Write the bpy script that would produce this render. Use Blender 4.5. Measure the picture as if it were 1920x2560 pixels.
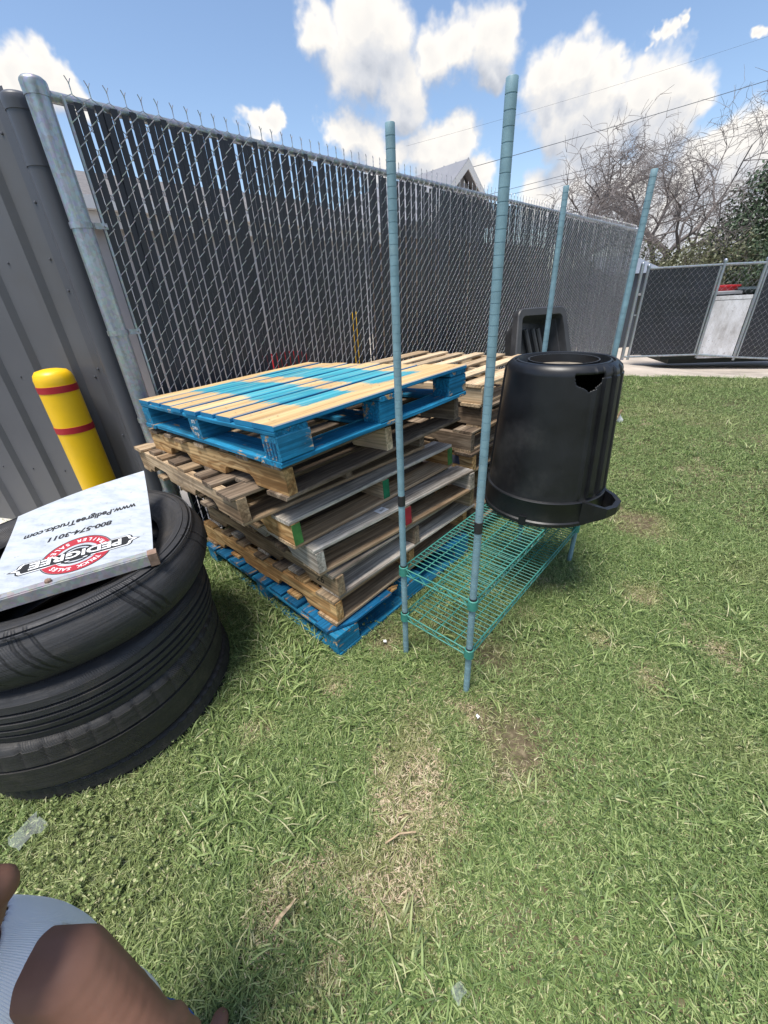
import bpy, math, random
import numpy as np
from mathutils import Vector, Matrix, noise as mnoise

random.seed(7)
rng = np.random.default_rng(7)
R = math.radians
scene = bpy.context.scene
for o in list(bpy.data.objects):
    bpy.data.objects.remove(o)
C = scene.collection

# ------------------------------------------------------------------ camera
CAM_H = 1.52
cd = bpy.data.cameras.new('camera')
cam = bpy.data.objects.new('camera', cd)
C.objects.link(cam)
cd.sensor_fit = 'VERTICAL'
cd.sensor_height = 24.0
cd.sensor_width = 18.0
cd.lens = 24.0 * 1000.0 / 2560.0
cd.clip_start = 0.02
cd.clip_end = 2000
_d = Vector((100.0, 1805.0, 1000.0)).normalized()          # straight down, in camera axes (x right, y down, z forward)
_up = -_d
_f = Vector((0, 0, 1)); _fh = (_f - _up * _f.dot(_up)).normalized()
_r = _d.cross(_fh)
_R = Matrix((_r, _fh, _up))                                # camera axes -> world
ax = _R @ Vector((1, 0, 0)); ay = -(_R @ Vector((0, 1, 0))); az = -(_R @ Vector((0, 0, 1)))
cam.matrix_world = Matrix(((ax.x, ay.x, az.x, 0), (ax.y, ay.y, az.y, 0), (ax.z, ay.z, az.z, CAM_H), (0, 0, 0, 1)))
scene.camera = cam


def look(px, py):
    """Direction of a point of the photograph (1920 x 2560) seen from the camera."""
    return (_R @ Vector((px - 960.0, py - 1280.0, 1000.0))).normalized()


# ------------------------------------------------------------------ light
SUN_EL, SUN_AZ = 72.0, 222.0          # azimuth clockwise from +Y (high, behind the camera to the left)
sd = bpy.data.lights.new('sun', 'SUN')
sd.energy = 2.9
sd.angle = R(22)
sd.color = (1.0, 0.95, 0.87)
sun = bpy.data.objects.new('sun', sd)
C.objects.link(sun)
sdir = Vector((math.sin(R(SUN_AZ)) * math.cos(R(SUN_EL)), math.cos(R(SUN_AZ)) * math.cos(R(SUN_EL)), math.sin(R(SUN_EL))))
sun.rotation_euler = sdir.to_track_quat('Z', 'Y').to_euler()
scene.view_settings.view_transform = 'Standard'
scene.view_settings.look = 'None'
scene.view_settings.exposure = 0.9
scene.view_settings.gamma = 1.0
scene.render.engine = 'CYCLES'
try:
    scene.cycles.use_denoising = True
    scene.cycles.max_bounces = 5
    scene.cycles.transparent_max_bounces = 8
except Exception:
    pass


# ------------------------------------------------------------------ node helper
class NT:
    def __init__(s, nt):
        s.nt = nt

    def n(s, typ, ins=None, **props):
        nd = s.nt.nodes.new(typ)
        for k, v in props.items():
            setattr(nd, k, v)
        for k, v in (ins or {}).items():
            s.set(nd, k, v)
        return nd

    def set(s, nd, k, v):
        sk = nd.inputs[k]
        if isinstance(v, bpy.types.NodeSocket):
            s.nt.links.new(v, sk)
        elif isinstance(v, bpy.types.Node):
            s.nt.links.new(v.outputs[0], sk)
        else:
            sk.default_value = v

    def m(s, op, a, b=None, c=None, clamp=False):
        nd = s.nt.nodes.new('ShaderNodeMath'); nd.operation = op; nd.use_clamp = clamp
        for i, v in enumerate((a, b, c)):
            if v is not None:
                s.set(nd, i, v)
        return nd.outputs[0]

    def vm(s, op, a, b=None):
        nd = s.nt.nodes.new('ShaderNodeVectorMath'); nd.operation = op
        s.set(nd, 0, a)
        if b is not None:
            if op == 'SCALE':
                s.set(nd, 'Scale', b)
            else:
                s.set(nd, 1, b)
        return nd.outputs['Value'] if op in ('DISTANCE', 'LENGTH', 'DOT_PRODUCT') else nd.outputs[0]

    def mix(s, f, a, b, blend='MIX'):
        nd = s.nt.nodes.new('ShaderNodeMix'); nd.data_type = 'RGBA'; nd.blend_type = blend
        s.set(nd, 0, f); s.set(nd, 6, a); s.set(nd, 7, b)
        return nd.outputs[2]

    def noise(s, vec, scale, detail=4, rough=.55, dist=0.0):
        nd = s.n('ShaderNodeTexNoise', {'Vector': vec, 'Scale': scale, 'Detail': detail, 'Roughness': rough, 'Distortion': dist})
        return nd.outputs[0]

    def ramp(s, f, stops):
        nd = s.nt.nodes.new('ShaderNodeValToRGB')
        el = nd.color_ramp.elements
        while len(el) < len(stops):
            el.new(.5)
        for e, (p, col) in zip(el, stops):
            e.position = p
            e.color = (*col, 1) if len(col) == 3 else col
        s.set(nd, 0, f)
        return nd.outputs[0]

    def smooth(s, v, lo, hi, a=0.0, b=1.0):
        nd = s.n('ShaderNodeMapRange', {'Value': v, 'From Min': lo, 'From Max': hi, 'To Min': a, 'To Max': b})
        nd.interpolation_type = 'SMOOTHSTEP'
        return nd.outputs[0]


def g3(v):
    return (v, v, v, 1)


# ------------------------------------------------------------------ world: sky and clouds
world = bpy.data.worlds.new('World')
scene.world = world
world.use_nodes = True
wt = world.node_tree
wt.nodes.clear()
W = NT(wt)
SKY_STRENGTH = 0.105
sky = W.n('ShaderNodeTexSky', sky_type='NISHITA', sun_disc=False, sun_elevation=R(SUN_EL), sun_rotation=R(SUN_AZ),
          altitude=50.0, air_density=1.0, dust_density=0.7, ozone_density=1.6)

lobes = [  # (x, y, radius) in the photograph: cumulus heads of the sky in view
    (800, 75, 62), (905, 50, 95), (900, 140, 95), (960, 90, 85), (1000, 215, 82), (1022, 280, 48), (1085, 130, 62), (1150, 125, 60), (1225, 105, 82), (1255, 60, 55), (1230, 180, 48),
    (1375, 190, 66), (1440, 150, 62), (1395, 275, 88), (1480, 250, 90), (1545, 175, 42), (1600, 250, 78), (1680, 215, 72), (1720, 250, 55), (1500, 335, 95), (1650, 330, 80), (1400, 350, 60),
    (1632, 122, 17), (1662, 100, 22), (1690, 74, 16), (1890, 95, 18),
    (835, 320, 40), (880, 335, 52), (925, 370, 55), (1000, 385, 45), (1060, 375, 55), (1125, 365, 62), (1160, 350, 52), (1195, 430, 40), (1100, 420, 60), (960, 420, 60),
    (625, 300, 34), (665, 290, 30), (650, 330, 34),
    (40, 190, 62), (105, 185, 50), (-30, 190, 70), (150, 225, 45), (190, 255, 40),
    (1880, 330, 70), (1810, 365, 62), (1920, 380, 90), (1740, 410, 70), (1420, 470, 70), (1500, 460, 80), (1350, 500, 60), (1590, 470, 90), (1700, 480, 90), (1840, 450, 90), (1480, 560, 90), (1640, 570, 110), (1820, 560, 110),
]
grp = bpy.data.node_groups.new('cloud_field', 'ShaderNodeTree')
grp.interface.new_socket('Vector', in_out='INPUT', socket_type='NodeSocketVector')
grp.interface.new_socket('Field', in_out='OUTPUT', socket_type='NodeSocketFloat')
G = NT(grp)
gi = grp.nodes.new('NodeGroupInput'); go = grp.nodes.new('NodeGroupOutput')
acc = None
for (lx, ly, lr) in lobes:
    d0 = look(lx, ly)
    ra = (look(lx + lr, ly) - d0).length * .5 + (look(lx, ly + lr) - d0).length * .5
    ra *= 1.12
    dist = G.vm('DISTANCE', gi.outputs[0], tuple(d0))
    v = G.m('MULTIPLY_ADD', dist, -1.0 / ra, 1.0)
    if acc is None:
        acc = v
    else:
        acc = G.m('SMOOTH_MAX', acc, v, 0.22)
# the rest of the dome carries the same kind of broken cumulus
fwd = tuple(_R @ Vector((0, 0, 1)))
away = G.smooth(G.vm('DOT_PRODUCT', gi.outputs[0], tuple(look(960, 300))), 0.62, 0.45)
gen = G.noise(gi.outputs[0], 3.2, 2, .5)
gen = G.m('MULTIPLY_ADD', gen, 5.0, -2.75)
gen = G.m('ADD', gen, G.m('MULTIPLY_ADD', away, 3.0, -3.0))
acc = G.m('MAXIMUM', acc, gen)
grp.links.new(acc, go.inputs[0])

tcw = W.n('ShaderNodeTexCoord')
dirv = W.vm('NORMALIZE', tcw.outputs['Generated'])
wn = W.n('ShaderNodeTexNoise', {'Vector': dirv, 'Scale': 13.0, 'Detail': 4.0, 'Roughness': .6})
warp = W.vm('SCALE', W.vm('SUBTRACT', wn.outputs['Color'], (.5, .5, .5)), 0.085)
dv = W.vm('ADD', dirv, warp)


def cloud_field(vec):
    nd = wt.nodes.new('ShaderNodeGroup'); nd.node_tree = grp
    wt.links.new(vec, nd.inputs[0])
    return nd.outputs[0]


fine = W.noise(dirv, 22.0, 6, .6)
f0 = cloud_field(dv)
f0n = W.m('ADD', f0, W.m('MULTIPLY_ADD', fine, 0.62, -0.31))
dens = W.smooth(f0n, -0.20, 0.40)
offs = (sdir * 0.35 + Vector((0, 0, 1)) * 0.65).normalized() * 0.05
f1 = cloud_field(W.vm('ADD', dv, tuple(offs)))
fine2 = W.noise(W.vm('ADD', dirv, tuple(offs * 0.35)), 22.0, 5, .6)
lit = W.m('SUBTRACT', W.m('ADD', f0, W.m('MULTIPLY', fine, 0.85)), W.m('ADD', f1, W.m('MULTIPLY', fine2, 0.85)))
lit = W.m('MULTIPLY_ADD', lit, 0.85, 0.55, clamp=True)
thick = W.smooth(f0n, 0.2, 1.0)
lit = W.m('SUBTRACT', lit, W.m('MULTIPLY', thick, 0.22), clamp=True)
ccol = W.ramp(lit, [(0.0, (.55, .60, .70)), (.45, (.84, .86, .91)), (.8, (1.08, 1.05, 1.01)), (1.0, (1.22, 1.17, 1.10))])
ccol = W.vm('SCALE', ccol, 0.48 / SKY_STRENGTH)
col = W.mix(dens, sky.outputs[0], ccol)
bg = W.n('ShaderNodeBackground', {'Color': col, 'Strength': SKY_STRENGTH})
wo = W.n('ShaderNodeOutputWorld', {'Surface': bg})
world.cycles.sampling_method = 'MANUAL'
world.cycles.sample_map_resolution = 256


# ------------------------------------------------------------------ mesh builder
class MB:
    def __init__(s):
        s.v = []; s.f = []

    def add(s, verts, faces):
        o = len(s.v)
        s.v += [tuple(p) for p in verts]
        s.f += [tuple(i + o for i in f) for f in faces]
        return s

    def box(s, x0, x1, y0, y1, z0, z1):
        return s.add([(x0, y0, z0), (x1, y0, z0), (x1, y1, z0), (x0, y1, z0), (x0, y0, z1), (x1, y0, z1), (x1, y1, z1), (x0, y1, z1)],
                     [(0, 3, 2, 1), (4, 5, 6, 7), (0, 1, 5, 4), (1, 2, 6, 5), (2, 3, 7, 6), (3, 0, 4, 7)])

    def tube(s, pts, r, sides=6, caps=True, up=None):
        pts = [Vector(p) for p in pts]
        n = len(pts)
        rs = r if isinstance(r, (list, tuple)) else [r] * n
        vs = []; fs = []
        prev = None
        for i, p in enumerate(pts):
            t = (pts[min(i + 1, n - 1)] - pts[max(i - 1, 0)])
            if t.length < 1e-9:
                t = Vector((0, 0, 1))
            t.normalize()
            if prev is None:
                a = Vector((0, 0, 1)) if abs(t.z) < .9 else Vector((1, 0, 0))
                u = t.cross(a).normalized()
            else:
                u = prev - t * prev.dot(t)
                if u.length < 1e-6:
                    u = t.orthogonal()
                u.normalize()
            w = t.cross(u)
            prev = u
            for k in range(sides):
                an = 2 * math.pi * (k + .5) / sides
                vs.append(p + (u * math.cos(an) + w * math.sin(an)) * rs[i])
        for i in range(n - 1):
            for k in range(sides):
                a = i * sides + k; b = i * sides + (k + 1) % sides
                fs.append((a, b, b + sides, a + sides))
        if caps:
            fs.append(tuple(range(sides - 1, -1, -1)))
            fs.append(tuple(range((n - 1) * sides, n * sides)))
        return s.add(vs, fs)

    def lathe(s, prof, seg=48, closed=False, cap0=False, cap1=False, fn=None):
        vs = []; fs = []
        m = len(prof)
        for i in range(seg):
            an = 2 * math.pi * i / seg
            for j, (r, z) in enumerate(prof):
                rr, zz = (r, z) if fn is None else fn(r, z, an, j)
                vs.append((rr * math.cos(an), rr * math.sin(an), zz))
        for i in range(seg):
            k = (i + 1) % seg
            for j in range(m if closed else m - 1):
                l = (j + 1) % m
                fs.append((i * m + j, k * m + j, k * m + l, i * m + l))
        if cap0:
            fs.append(tuple(i * m for i in range(seg - 1, -1, -1)))
        if cap1:
            fs.append(tuple(i * m + m - 1 for i in range(seg)))
        return s.add(vs, fs)

    def prism(s, poly, y0, y1):
        """polygon in x-z extruded along y"""
        n = len(poly)
        vs = [(x, y0, z) for x, z in poly] + [(x, y1, z) for x, z in poly]
        fs = [tuple(range(n)), tuple(range(2 * n - 1, n - 1, -1))]
        for i in range(n):
            k = (i + 1) % n
            fs.append((i, i + n, k + n, k))
        return s.add(vs, fs)

    def mesh(s, name, smooth=False):
        me = bpy.data.meshes.new(name)
        me.from_pydata(s.v, [], s.f)
        me.validate()
        if smooth:
            me.shade_smooth()
            try:
                me.set_sharp_from_angle(angle=R(38))
            except Exception:
                pass
        me.update()
        return me

    def build(s, name, mat, parent=None, loc=(0, 0, 0), rot=(0, 0, 0), smooth=False):
        me = s.mesh(name, smooth)
        return link(name, me, mat, parent, loc, rot)


def link(name, me, mat, parent=None, loc=(0, 0, 0), rot=(0, 0, 0)):
    o = bpy.data.objects.new(name, me)
    C.objects.link(o)
    if mat is not None and len(me.materials) == 0:
        me.materials.append(mat)
    o.parent = parent
    o.location = loc
    o.rotation_euler = rot
    return o


def tag(o, label=None, cat=None, group=None, kind=None):
    if label: o['label'] = label
    if cat: o['category'] = cat
    if group: o['group'] = group
    if kind: o['kind'] = kind
    return o


def thing(name, label, cat, loc=(0, 0, 0), rot=(0, 0, 0), group=None):
    o = bpy.data.objects.new(name, None)
    C.objects.link(o)
    o.empty_display_size = .1
    o.location = loc
    o.rotation_euler = rot
    return tag(o, label, cat, group)


# ------------------------------------------------------------------ materials
def mat(name):
    m = bpy.data.materials.new(name)
    m.use_nodes = True
    m.node_tree.nodes.clear()
    t = NT(m.node_tree)
    b = t.n('ShaderNodeBsdfPrincipled')
    t.n('ShaderNodeOutputMaterial', {'Surface': b.outputs[0]})
    return m, t, b


def ocoord(t, amount=23.0):
    tc = t.n('ShaderNodeTexCoord')
    oi = t.n('ShaderNodeObjectInfo')
    off = t.n('ShaderNodeCombineXYZ', {0: t.m('MULTIPLY', oi.outputs['Random'], amount), 1: t.m('MULTIPLY', oi.outputs['Random'], amount * 1.7), 2: t.m('MULTIPLY', oi.outputs['Random'], amount * .6)})
    return t.vm('ADD', tc.outputs['Object'], off.outputs[0]), oi.outputs['Random']


def bump(t, b, h, strength=.3, dist=.002):
    bn = t.n('ShaderNodeBump', {'Height': h, 'Strength': strength, 'Distance': dist})
    t.set(b, 'Normal', bn.outputs[0])


def simple(name, colr, rough=.6, metal=0.0, var=.15, scale=12.0, bmp=.1, spec=.5, dirt=None, dirt_amt=.4):
    m, t, b = mat(name)
    v, rnd = ocoord(t, 5.0)
    n1 = t.noise(v, scale, 5, .6)
    lo = tuple(c * (1 - var) for c in colr); hi = tuple(min(1, c * (1 + var)) for c in colr)
    c = t.ramp(n1, [(.3, lo), (.7, hi)])
    if dirt:
        n2 = t.noise(v, scale * .35, 6, .65)
        c = t.mix(t.smooth(n2, .5, .72, 0, dirt_amt), c, (*dirt, 1))
    t.set(b, 'Base Color', c)
    t.set(b, 'Metallic', metal)
    t.set(b, 'Specular IOR Level', spec)
    t.set(b, 'Roughness', t.smooth(n1, .2, .8, max(.05, rough - .1), min(1, rough + .1)))
    if bmp:
        bump(t, b, t.noise(v, scale * 4, 4), bmp, .002)
    return m


def wood(name, light, mid, dark, stain=(.05, .04, .035), stain_amt=.5, rough=.85, rings=.5, paint=None, wear=.5, vmin=.78, vmax=1.12, sat=1.0, grain_dark=.75):
    m, t, b = mat(name)
    v, rnd = ocoord(t)
    s1 = t.vm('MULTIPLY', v, (1.1, 11.0, 11.0))
    s2 = t.vm('MULTIPLY', v, (2.0, 95.0, 95.0))
    w1 = t.noise(v, 2.2, 3, .5)
    warped = t.vm('ADD', t.vm('MULTIPLY', v, (.55, 13.0, 13.0)), t.vm('SCALE', t.n('ShaderNodeTexNoise', {'Vector': t.vm('MULTIPLY', v, (2.0, 5.0, 5.0)), 'Scale': 1.6, 'Detail': 2.0}).outputs['Color'], 2.6))
    wave = t.n('ShaderNodeTexWave', {'Vector': warped, 'Scale': .9, 'Distortion': 1.5, 'Detail': 2.0}, wave_type='RINGS', rings_direction='X').outputs[1]
    n1 = t.noise(s1, 1.0, 6, .62)
    n2 = t.noise(s2, 1.0, 4, .6)
    base = t.ramp(n1, [(.36, dark), (.5, mid), (.64, light)])
    base = t.mix(t.m('MULTIPLY', t.smooth(wave, .35, .75), rings), base, t.mix(.7, base, (*dark, 1)))
    fine = t.smooth(n2, .38, .60, grain_dark - .12, 1.10)
    base = t.mix(1.0, base, t.n('ShaderNodeCombineColor', {0: fine, 1: fine, 2: fine}).outputs[0], 'MULTIPLY')
    st = t.noise(t.vm('MULTIPLY', v, (1.5, 4.5, 4.5)), 1.7, 6, .68)
    base = t.mix(t.smooth(st, .50, .70, 0, stain_amt), base, (*stain, 1))
    crack = t.noise(t.vm('MULTIPLY', v, (2.6, 46.0, 46.0)), 1.0, 2, .5)
    crk = t.smooth(crack, .30, .24)
    base = t.mix(t.m('MULTIPLY', crk, .7), base, (.03, .024, .02, 1))
    h = t.m('SUBTRACT', n2, crk)
    if paint:
        pn = t.noise(t.vm('MULTIPLY', v, (3.0, 9.0, 9.0)), 2.4, 6, .7)
        pn2 = t.noise(s2, .6, 3, .6)
        geo = t.n('ShaderNodeNewGeometry')
        edge = t.smooth(geo.outputs['Pointiness'], .53, .62)
        msk = t.m('ADD', t.m('ADD', pn, t.m('MULTIPLY_ADD', pn2, .35, -.17)), t.m('MULTIPLY', edge, .22))
        pmask = t.smooth(msk, wear, wear + .06, 1, 0)
        pc = t.ramp(t.noise(v, 7.0, 5, .6), [(.3, tuple(c * .72 for c in paint)), (.7, tuple(c * 1.15 for c in paint))])
        pc = t.mix(t.smooth(st, .48, .72, 0, .5), pc, (.02, .05, .075, 1))
        pc = t.mix(t.smooth(t.noise(t.vm('MULTIPLY', v, (4.0, 60.0, 60.0)), 1.3, 4, .65), .56, .70, 0, .35), pc, tuple(min(1, c * 1.9 + .03) for c in paint) + (1,))
        pc = t.mix(1.0, pc, t.n('ShaderNodeCombineColor', {0: fine, 1: fine, 2: fine}).outputs[0], 'MULTIPLY')
        base = t.mix(pmask, base, pc)
        pc = None
        h = t.m('ADD', h, t.m('MULTIPLY', pmask, .6))
    val = t.n('ShaderNodeHueSaturation', {'Color': base, 'Value': t.smooth(rnd, 0, 1, vmin, vmax), 'Saturation': sat})
    t.set(b, 'Base Color', val.outputs[0])
    t.set(b, 'Roughness', rough)
    t.set(b, 'Specular IOR Level', .25)
    bump(t, b, h, .45, .0016)
    return m


M = {}
M['pine'] = wood('golden_pine', (.78, .54, .27), (.63, .39, .17), (.37, .19, .07), stain_amt=.3, rings=.95)
M['pale'] = wood('pale_pine', (.70, .56, .38), (.60, .45, .29), (.42, .29, .17), stain_amt=.2, rings=.35)
M['tan'] = wood('tan_weathered_wood', (.56, .43, .29), (.42, .305, .19), (.22, .145, .085), stain_amt=.5, rings=.4)
M['brown'] = wood('brown_weathered_wood', (.38, .30, .22), (.25, .185, .13), (.11, .078, .055), stain_amt=.6, rings=.5)
M['grey'] = wood('silver_weathered_wood', (.68, .62, .53), (.52, .465, .39), (.23, .19, .15), stain_amt=.6, rings=.3)
M['white'] = wood('whitish_weathered_wood', (.82, .76, .66), (.68, .61, .52), (.34, .285, .235), stain_amt=.5, rings=.25)
M['blue'] = wood('blue_painted_wood', (.60, .44, .26), (.48, .32, .17), (.30, .18, .09), paint=(.014, .195, .36), wear=.78, stain_amt=.2, rings=.3, vmin=.92, vmax=1.12)
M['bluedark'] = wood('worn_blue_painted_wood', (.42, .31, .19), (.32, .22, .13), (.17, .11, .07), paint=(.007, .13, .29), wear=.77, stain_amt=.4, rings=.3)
def rubber(name, base, dusty, cuts=()):
    m, t, b = mat(name)
    tc = t.n('ShaderNodeTexCoord')
    v = tc.outputs['Object']
    sp = t.n('ShaderNodeSeparateXYZ', {0: v})
    rad = t.vm('LENGTH', t.n('ShaderNodeCombineXYZ', {0: sp.outputs[0], 1: sp.outputs[1]}).outputs[0])
    ang = t.m('ARCTAN2', sp.outputs[1], sp.outputs[0])
    cyl = t.n('ShaderNodeCombineXYZ', {0: t.m('MULTIPLY', ang, 1.6), 1: t.m('MULTIPLY', rad, 75.0), 2: t.m('MULTIPLY', sp.outputs[2], 75.0)}).outputs[0]
    streak = t.noise(cyl, 1.0, 4, .6)
    n1 = t.noise(v, 9, 5, .6); n2 = t.noise(v, 45, 5, .7)
    c = t.ramp(streak, [(.3, tuple(x * .7 for x in base)), (.6, base), (.75, tuple(x * 1.9 for x in base))])
    c = t.mix(t.smooth(n1, .52, .75, 0, dusty), c, (.085, .072, .058, 1))
    c = t.mix(t.smooth(n2, .62, .74, 0, dusty * .8), c, (.10, .085, .065, 1))
    t.set(b, 'Base Color', c)
    t.set(b, 'Roughness', t.smooth(n2, .3, .7, .5, .72))
    hatch = t.m('SINE', t.m('ADD', t.m('MULTIPLY', ang, 420.0), t.m('MULTIPLY', sp.outputs[2], 380.0)))
    hmask = t.smooth(t.noise(t.vm('MULTIPLY', v, (3.0, 3.0, 9.0)), 1.6, 2), .54, .60)
    h = t.m('ADD', t.m('MULTIPLY', streak, 1.2), t.m('ADD', t.m('MULTIPLY', n2, .8), t.m('MULTIPLY', t.m('MULTIPLY', hatch, hmask), .35)))
    if cuts:
        deg = t.m('ADD', t.m('MULTIPLY', ang, 57.2958), t.m('MULTIPLY', t.noise(v, 11, 3), 2.5))
        deg = t.m('ADD', deg, t.m('MULTIPLY', sp.outputs[2], 45.0))
        dmin = None
        for c0 in cuts:
            d1 = t.m('ABSOLUTE', t.m('SUBTRACT', deg, float(c0) + 1.2))
            dmin = d1 if dmin is None else t.m('MINIMUM', dmin, d1)
        zone = t.m('MULTIPLY', t.smooth(rad, .455, .475), t.smooth(sp.outputs[2], -.06, -.03))
        cut = t.m('MULTIPLY', t.smooth(dmin, .75, .25), zone)
        h = t.m('SUBTRACT', h, t.m('MULTIPLY', cut, 4.5))
        c = t.mix(t.m('MULTIPLY', cut, .8), c, (.004, .004, .005, 1))
        t.set(b, 'Base Color', c)
    bump(t, b, h, .45, .004)
    return m


M['rubber'] = rubber('tyre_rubber', (.032, .032, .035), .34)
M['rubber2'] = rubber('dusty_tyre_rubber', (.026, .025, .025), .55)
M['rubber3'] = rubber('cut_tyre_rubber', (.034, .034, .037), .34, (-24, -27, -30.5, -32, -60, -63.5, -65.5, -70, -78, -101, -104, 10, 16))
M['blackplastic'] = simple('black_plastic', (.0085, .009, .011), .42, var=.3, scale=6, bmp=.06, dirt=(.055, .054, .053), dirt_amt=.55)
M['greyplastic'] = simple('charcoal_plastic', (.042, .042, .046), .5, var=.3, scale=7, bmp=.12, dirt=(.075, .072, .068), dirt_amt=.45)
M['slat'] = simple('dark_vinyl_slat', (.013, .016, .024), .42, var=.25, scale=3, bmp=.05)
M['wall'] = simple('grey_painted_steel', (.092, .095, .107), .42, var=.10, scale=2.2, bmp=.05, dirt=(.085, .078, .07), dirt_amt=.5)
M['walltrim'] = simple('dark_grey_painted_steel', (.070, .072, .084), .42, var=.08, scale=3, bmp=.03)
M['yellow'] = simple('yellow_plastic_sleeve', (.86, .52, .006), .38, var=.05, scale=3, bmp=.03, dirt=(.52, .31, .03), dirt_amt=.45)
M['red'] = simple('red_band', (.38, .012, .02), .45, var=.1, scale=9, bmp=.02)
M['green'] = simple('green_epoxy_wire', (.045, .22, .18), .38, var=.15, scale=30, bmp=.05)
M['teal'] = simple('pale_blue_epoxy_post', (.180, .300, .350), .5, var=.20, scale=22, bmp=.08, dirt=(.26, .34, .36), dirt_amt=.4)
M['tape'] = simple('black_tape', (.02, .02, .022), .5, var=.2)
M['concrete'] = simple('concrete', (.47, .41, .35), .9, var=.18, scale=1.4, bmp=.25, dirt=(.20, .17, .14), dirt_amt=.7)
M['siding'] = simple('light_siding', (.50, .48, .47), .7, var=.05, scale=3)
M['trim'] = simple('white_trim', (.78, .76, .74), .6, var=.05, scale=4)
M['shingle'] = simple('grey_shingles', (.16, .15, .15), .9, var=.3, scale=20, bmp=.4)
M['metalroof'] = simple('light_metal_roof', (.24, .24, .26), .45, var=.08, scale=2)
M['dumpster'] = simple('dark_green_steel', (.012, .022, .02), .6, var=.3, scale=3, dirt=(.05, .03, .02), dirt_amt=.3)
M['redplastic'] = simple('red_plastic', (.50, .02, .025), .45, var=.1)
M['paper'] = simple('white_paper', (.78, .79, .80), .7, var=.06, bmp=.05)
M['ink'] = simple('black_ink', (.012, .012, .014), .6, var=.1, bmp=0)
M['redink'] = simple('red_ink', (.40, .025, .04), .55, var=.1, bmp=0)
M['whiteink'] = simple('white_ink', (.74, .75, .76), .55, var=.04, bmp=0)
M['cable'] = simple('cable', (.10, .11, .13), .7)
M['bark'] = simple('hazed_bark', (.20, .175, .168), .95, var=.3, scale=5, bmp=.4)  # lightened and greyed: distance haze is put into the bark colour
M['greenpaint'] = simple('green_paint', (.06, .20, .045), .8, var=.4, scale=25)
M['greenpaint2'] = simple('deep_green_paint', (.01, .17, .07), .8, var=.4, scale=25)
M['redpaint'] = simple('red_paint', (.33, .02, .03), .8, var=.35, scale=25)
M['cloth'] = simple('blue_cloth', (.02, .10, .42), .9, var=.12, scale=30)


def galv(name, base, rough, vstretch=True):
    m, t, b = mat(name)
    tc = t.n('ShaderNodeTexCoord')
    v = t.vm('MULTIPLY', tc.outputs['Object'], (26.0, 26.0, 2.2) if vstretch else (9.0, 9.0, 9.0))
    n1 = t.noise(v, 1.0, 6, .65)
    vo = t.n('ShaderNodeTexVoronoi', {'Vector': tc.outputs['Object'], 'Scale': 70.0})
    c = t.ramp(n1, [(.3, tuple(x * .62 for x in base)), (.52, base), (.75, tuple(min(1, x * 1.3) for x in base))])
    c = t.mix(.16, c, vo.outputs['Color'], 'OVERLAY')
    t.set(b, 'Base Color', t.n('ShaderNodeHueSaturation', {'Color': c, 'Saturation': .7}).outputs[0])
    t.set(b, 'Metallic', .75 if vstretch else .55)
    t.set(b, 'Roughness', t.smooth(n1, .25, .75, rough + .15, rough - .1))
    bump(t, b, n1, .08, .002)
    return m


M['galv'] = galv('galvanised_steel', (.31, .36, .40), .40)
M['wire'] = galv('galvanised_wire', (.40, .42, .46), .5, False)
M['alu'] = galv('dull_aluminium', (.46, .46, .46), .48, False)


# ------------------------------------------------------------------ ground
def lawn_material():
    m, t, b = mat('lawn_soil')
    geo = t.n('ShaderNodeNewGeometry')
    v = geo.outputs['Position']
    n1 = t.noise(v, 1.6, 6, .6)
    n2 = t.noise(v, 30.0, 6, .7)
    soil = t.ramp(n2, [(.3, (.060, .044, .030)), (.55, (.15, .115, .075)), (.75, (.34, .27, .18))])
    grn = t.ramp(n2, [(.3, (.018, .030, .010)), (.6, (.05, .085, .025)), (.8, (.12, .16, .06))])
    far = t.smooth(t.vm('LENGTH', v), 4.0, 9.0)
    f = t.m('MAXIMUM', t.smooth(n1, .42, .62, .1, .75), t.m('MULTIPLY', far, .9))
    t.set(b, 'Base Color', t.mix(f, soil, grn))
    t.set(b, 'Roughness', .95)
    t.set(b, 'Specular IOR Level', .1)
    bump(t, b, n2, .6, .01)
    return m


M['lawn'] = lawn_material()
E0 = Vector((2.4, 8.0)); E1 = Vector((6.3, 6.45))          # edge between lawn and concrete


def edge_y(x):
    return E0.y + (x - E0.x) * (E1.y - E0.y) / (E1.x - E0.x) + .05 * math.sin(x * 5.1) + .03 * math.sin(x * 13.0)


def apron_z(x, y):
    k = min(1.0, max(0.0, (x - 4.6) / 1.6))
    return -0.012 - min(.5, .105 * max(0.0, y - edge_y(x)) * k)


mb = MB()
NX, NY = 70, 40
for j in range(NY + 1):
    for i in range(NX + 1):
        x = -10 + 24 * i / NX
        y = -6 + (edge_y(x) + 6) * j / NY
        z = 0.012 * mnoise.noise(Vector((x * .9, y * .9, 0))) * (1 if j < NY else 0)
        mb.v.append((x, y, z))
for j in range(NY):
    for i in range(NX):
        a = j * (NX + 1) + i
        mb.f.append((a, a + 1, a + NX + 2, a + NX + 1))
lawn = tag(mb.build('lawn', M['lawn'], smooth=True), kind='structure')
mb = MB()
NX, NY = 60, 40
for j in range(NY + 1):
    for i in range(NX + 1):
        x = -10 + 40 * i / NX
        e = edge_y(x) - .12
        y = e + (40 - e) * (j / NY) ** 2
        mb.v.append((x, y, apron_z(x, y) - (.02 if j == 0 else 0)))
for j in range(NY):
    for i in range(NX):
        a = j * (NX + 1) + i
        mb.f.append((a, a + 1, a + NX + 2, a + NX + 1))
tag(mb.build('concrete_apron', M['concrete'], smooth=True), kind='structure')
m, t, b = mat('far_ground')
gv = t.n('ShaderNodeNewGeometry').outputs['Position']
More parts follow.
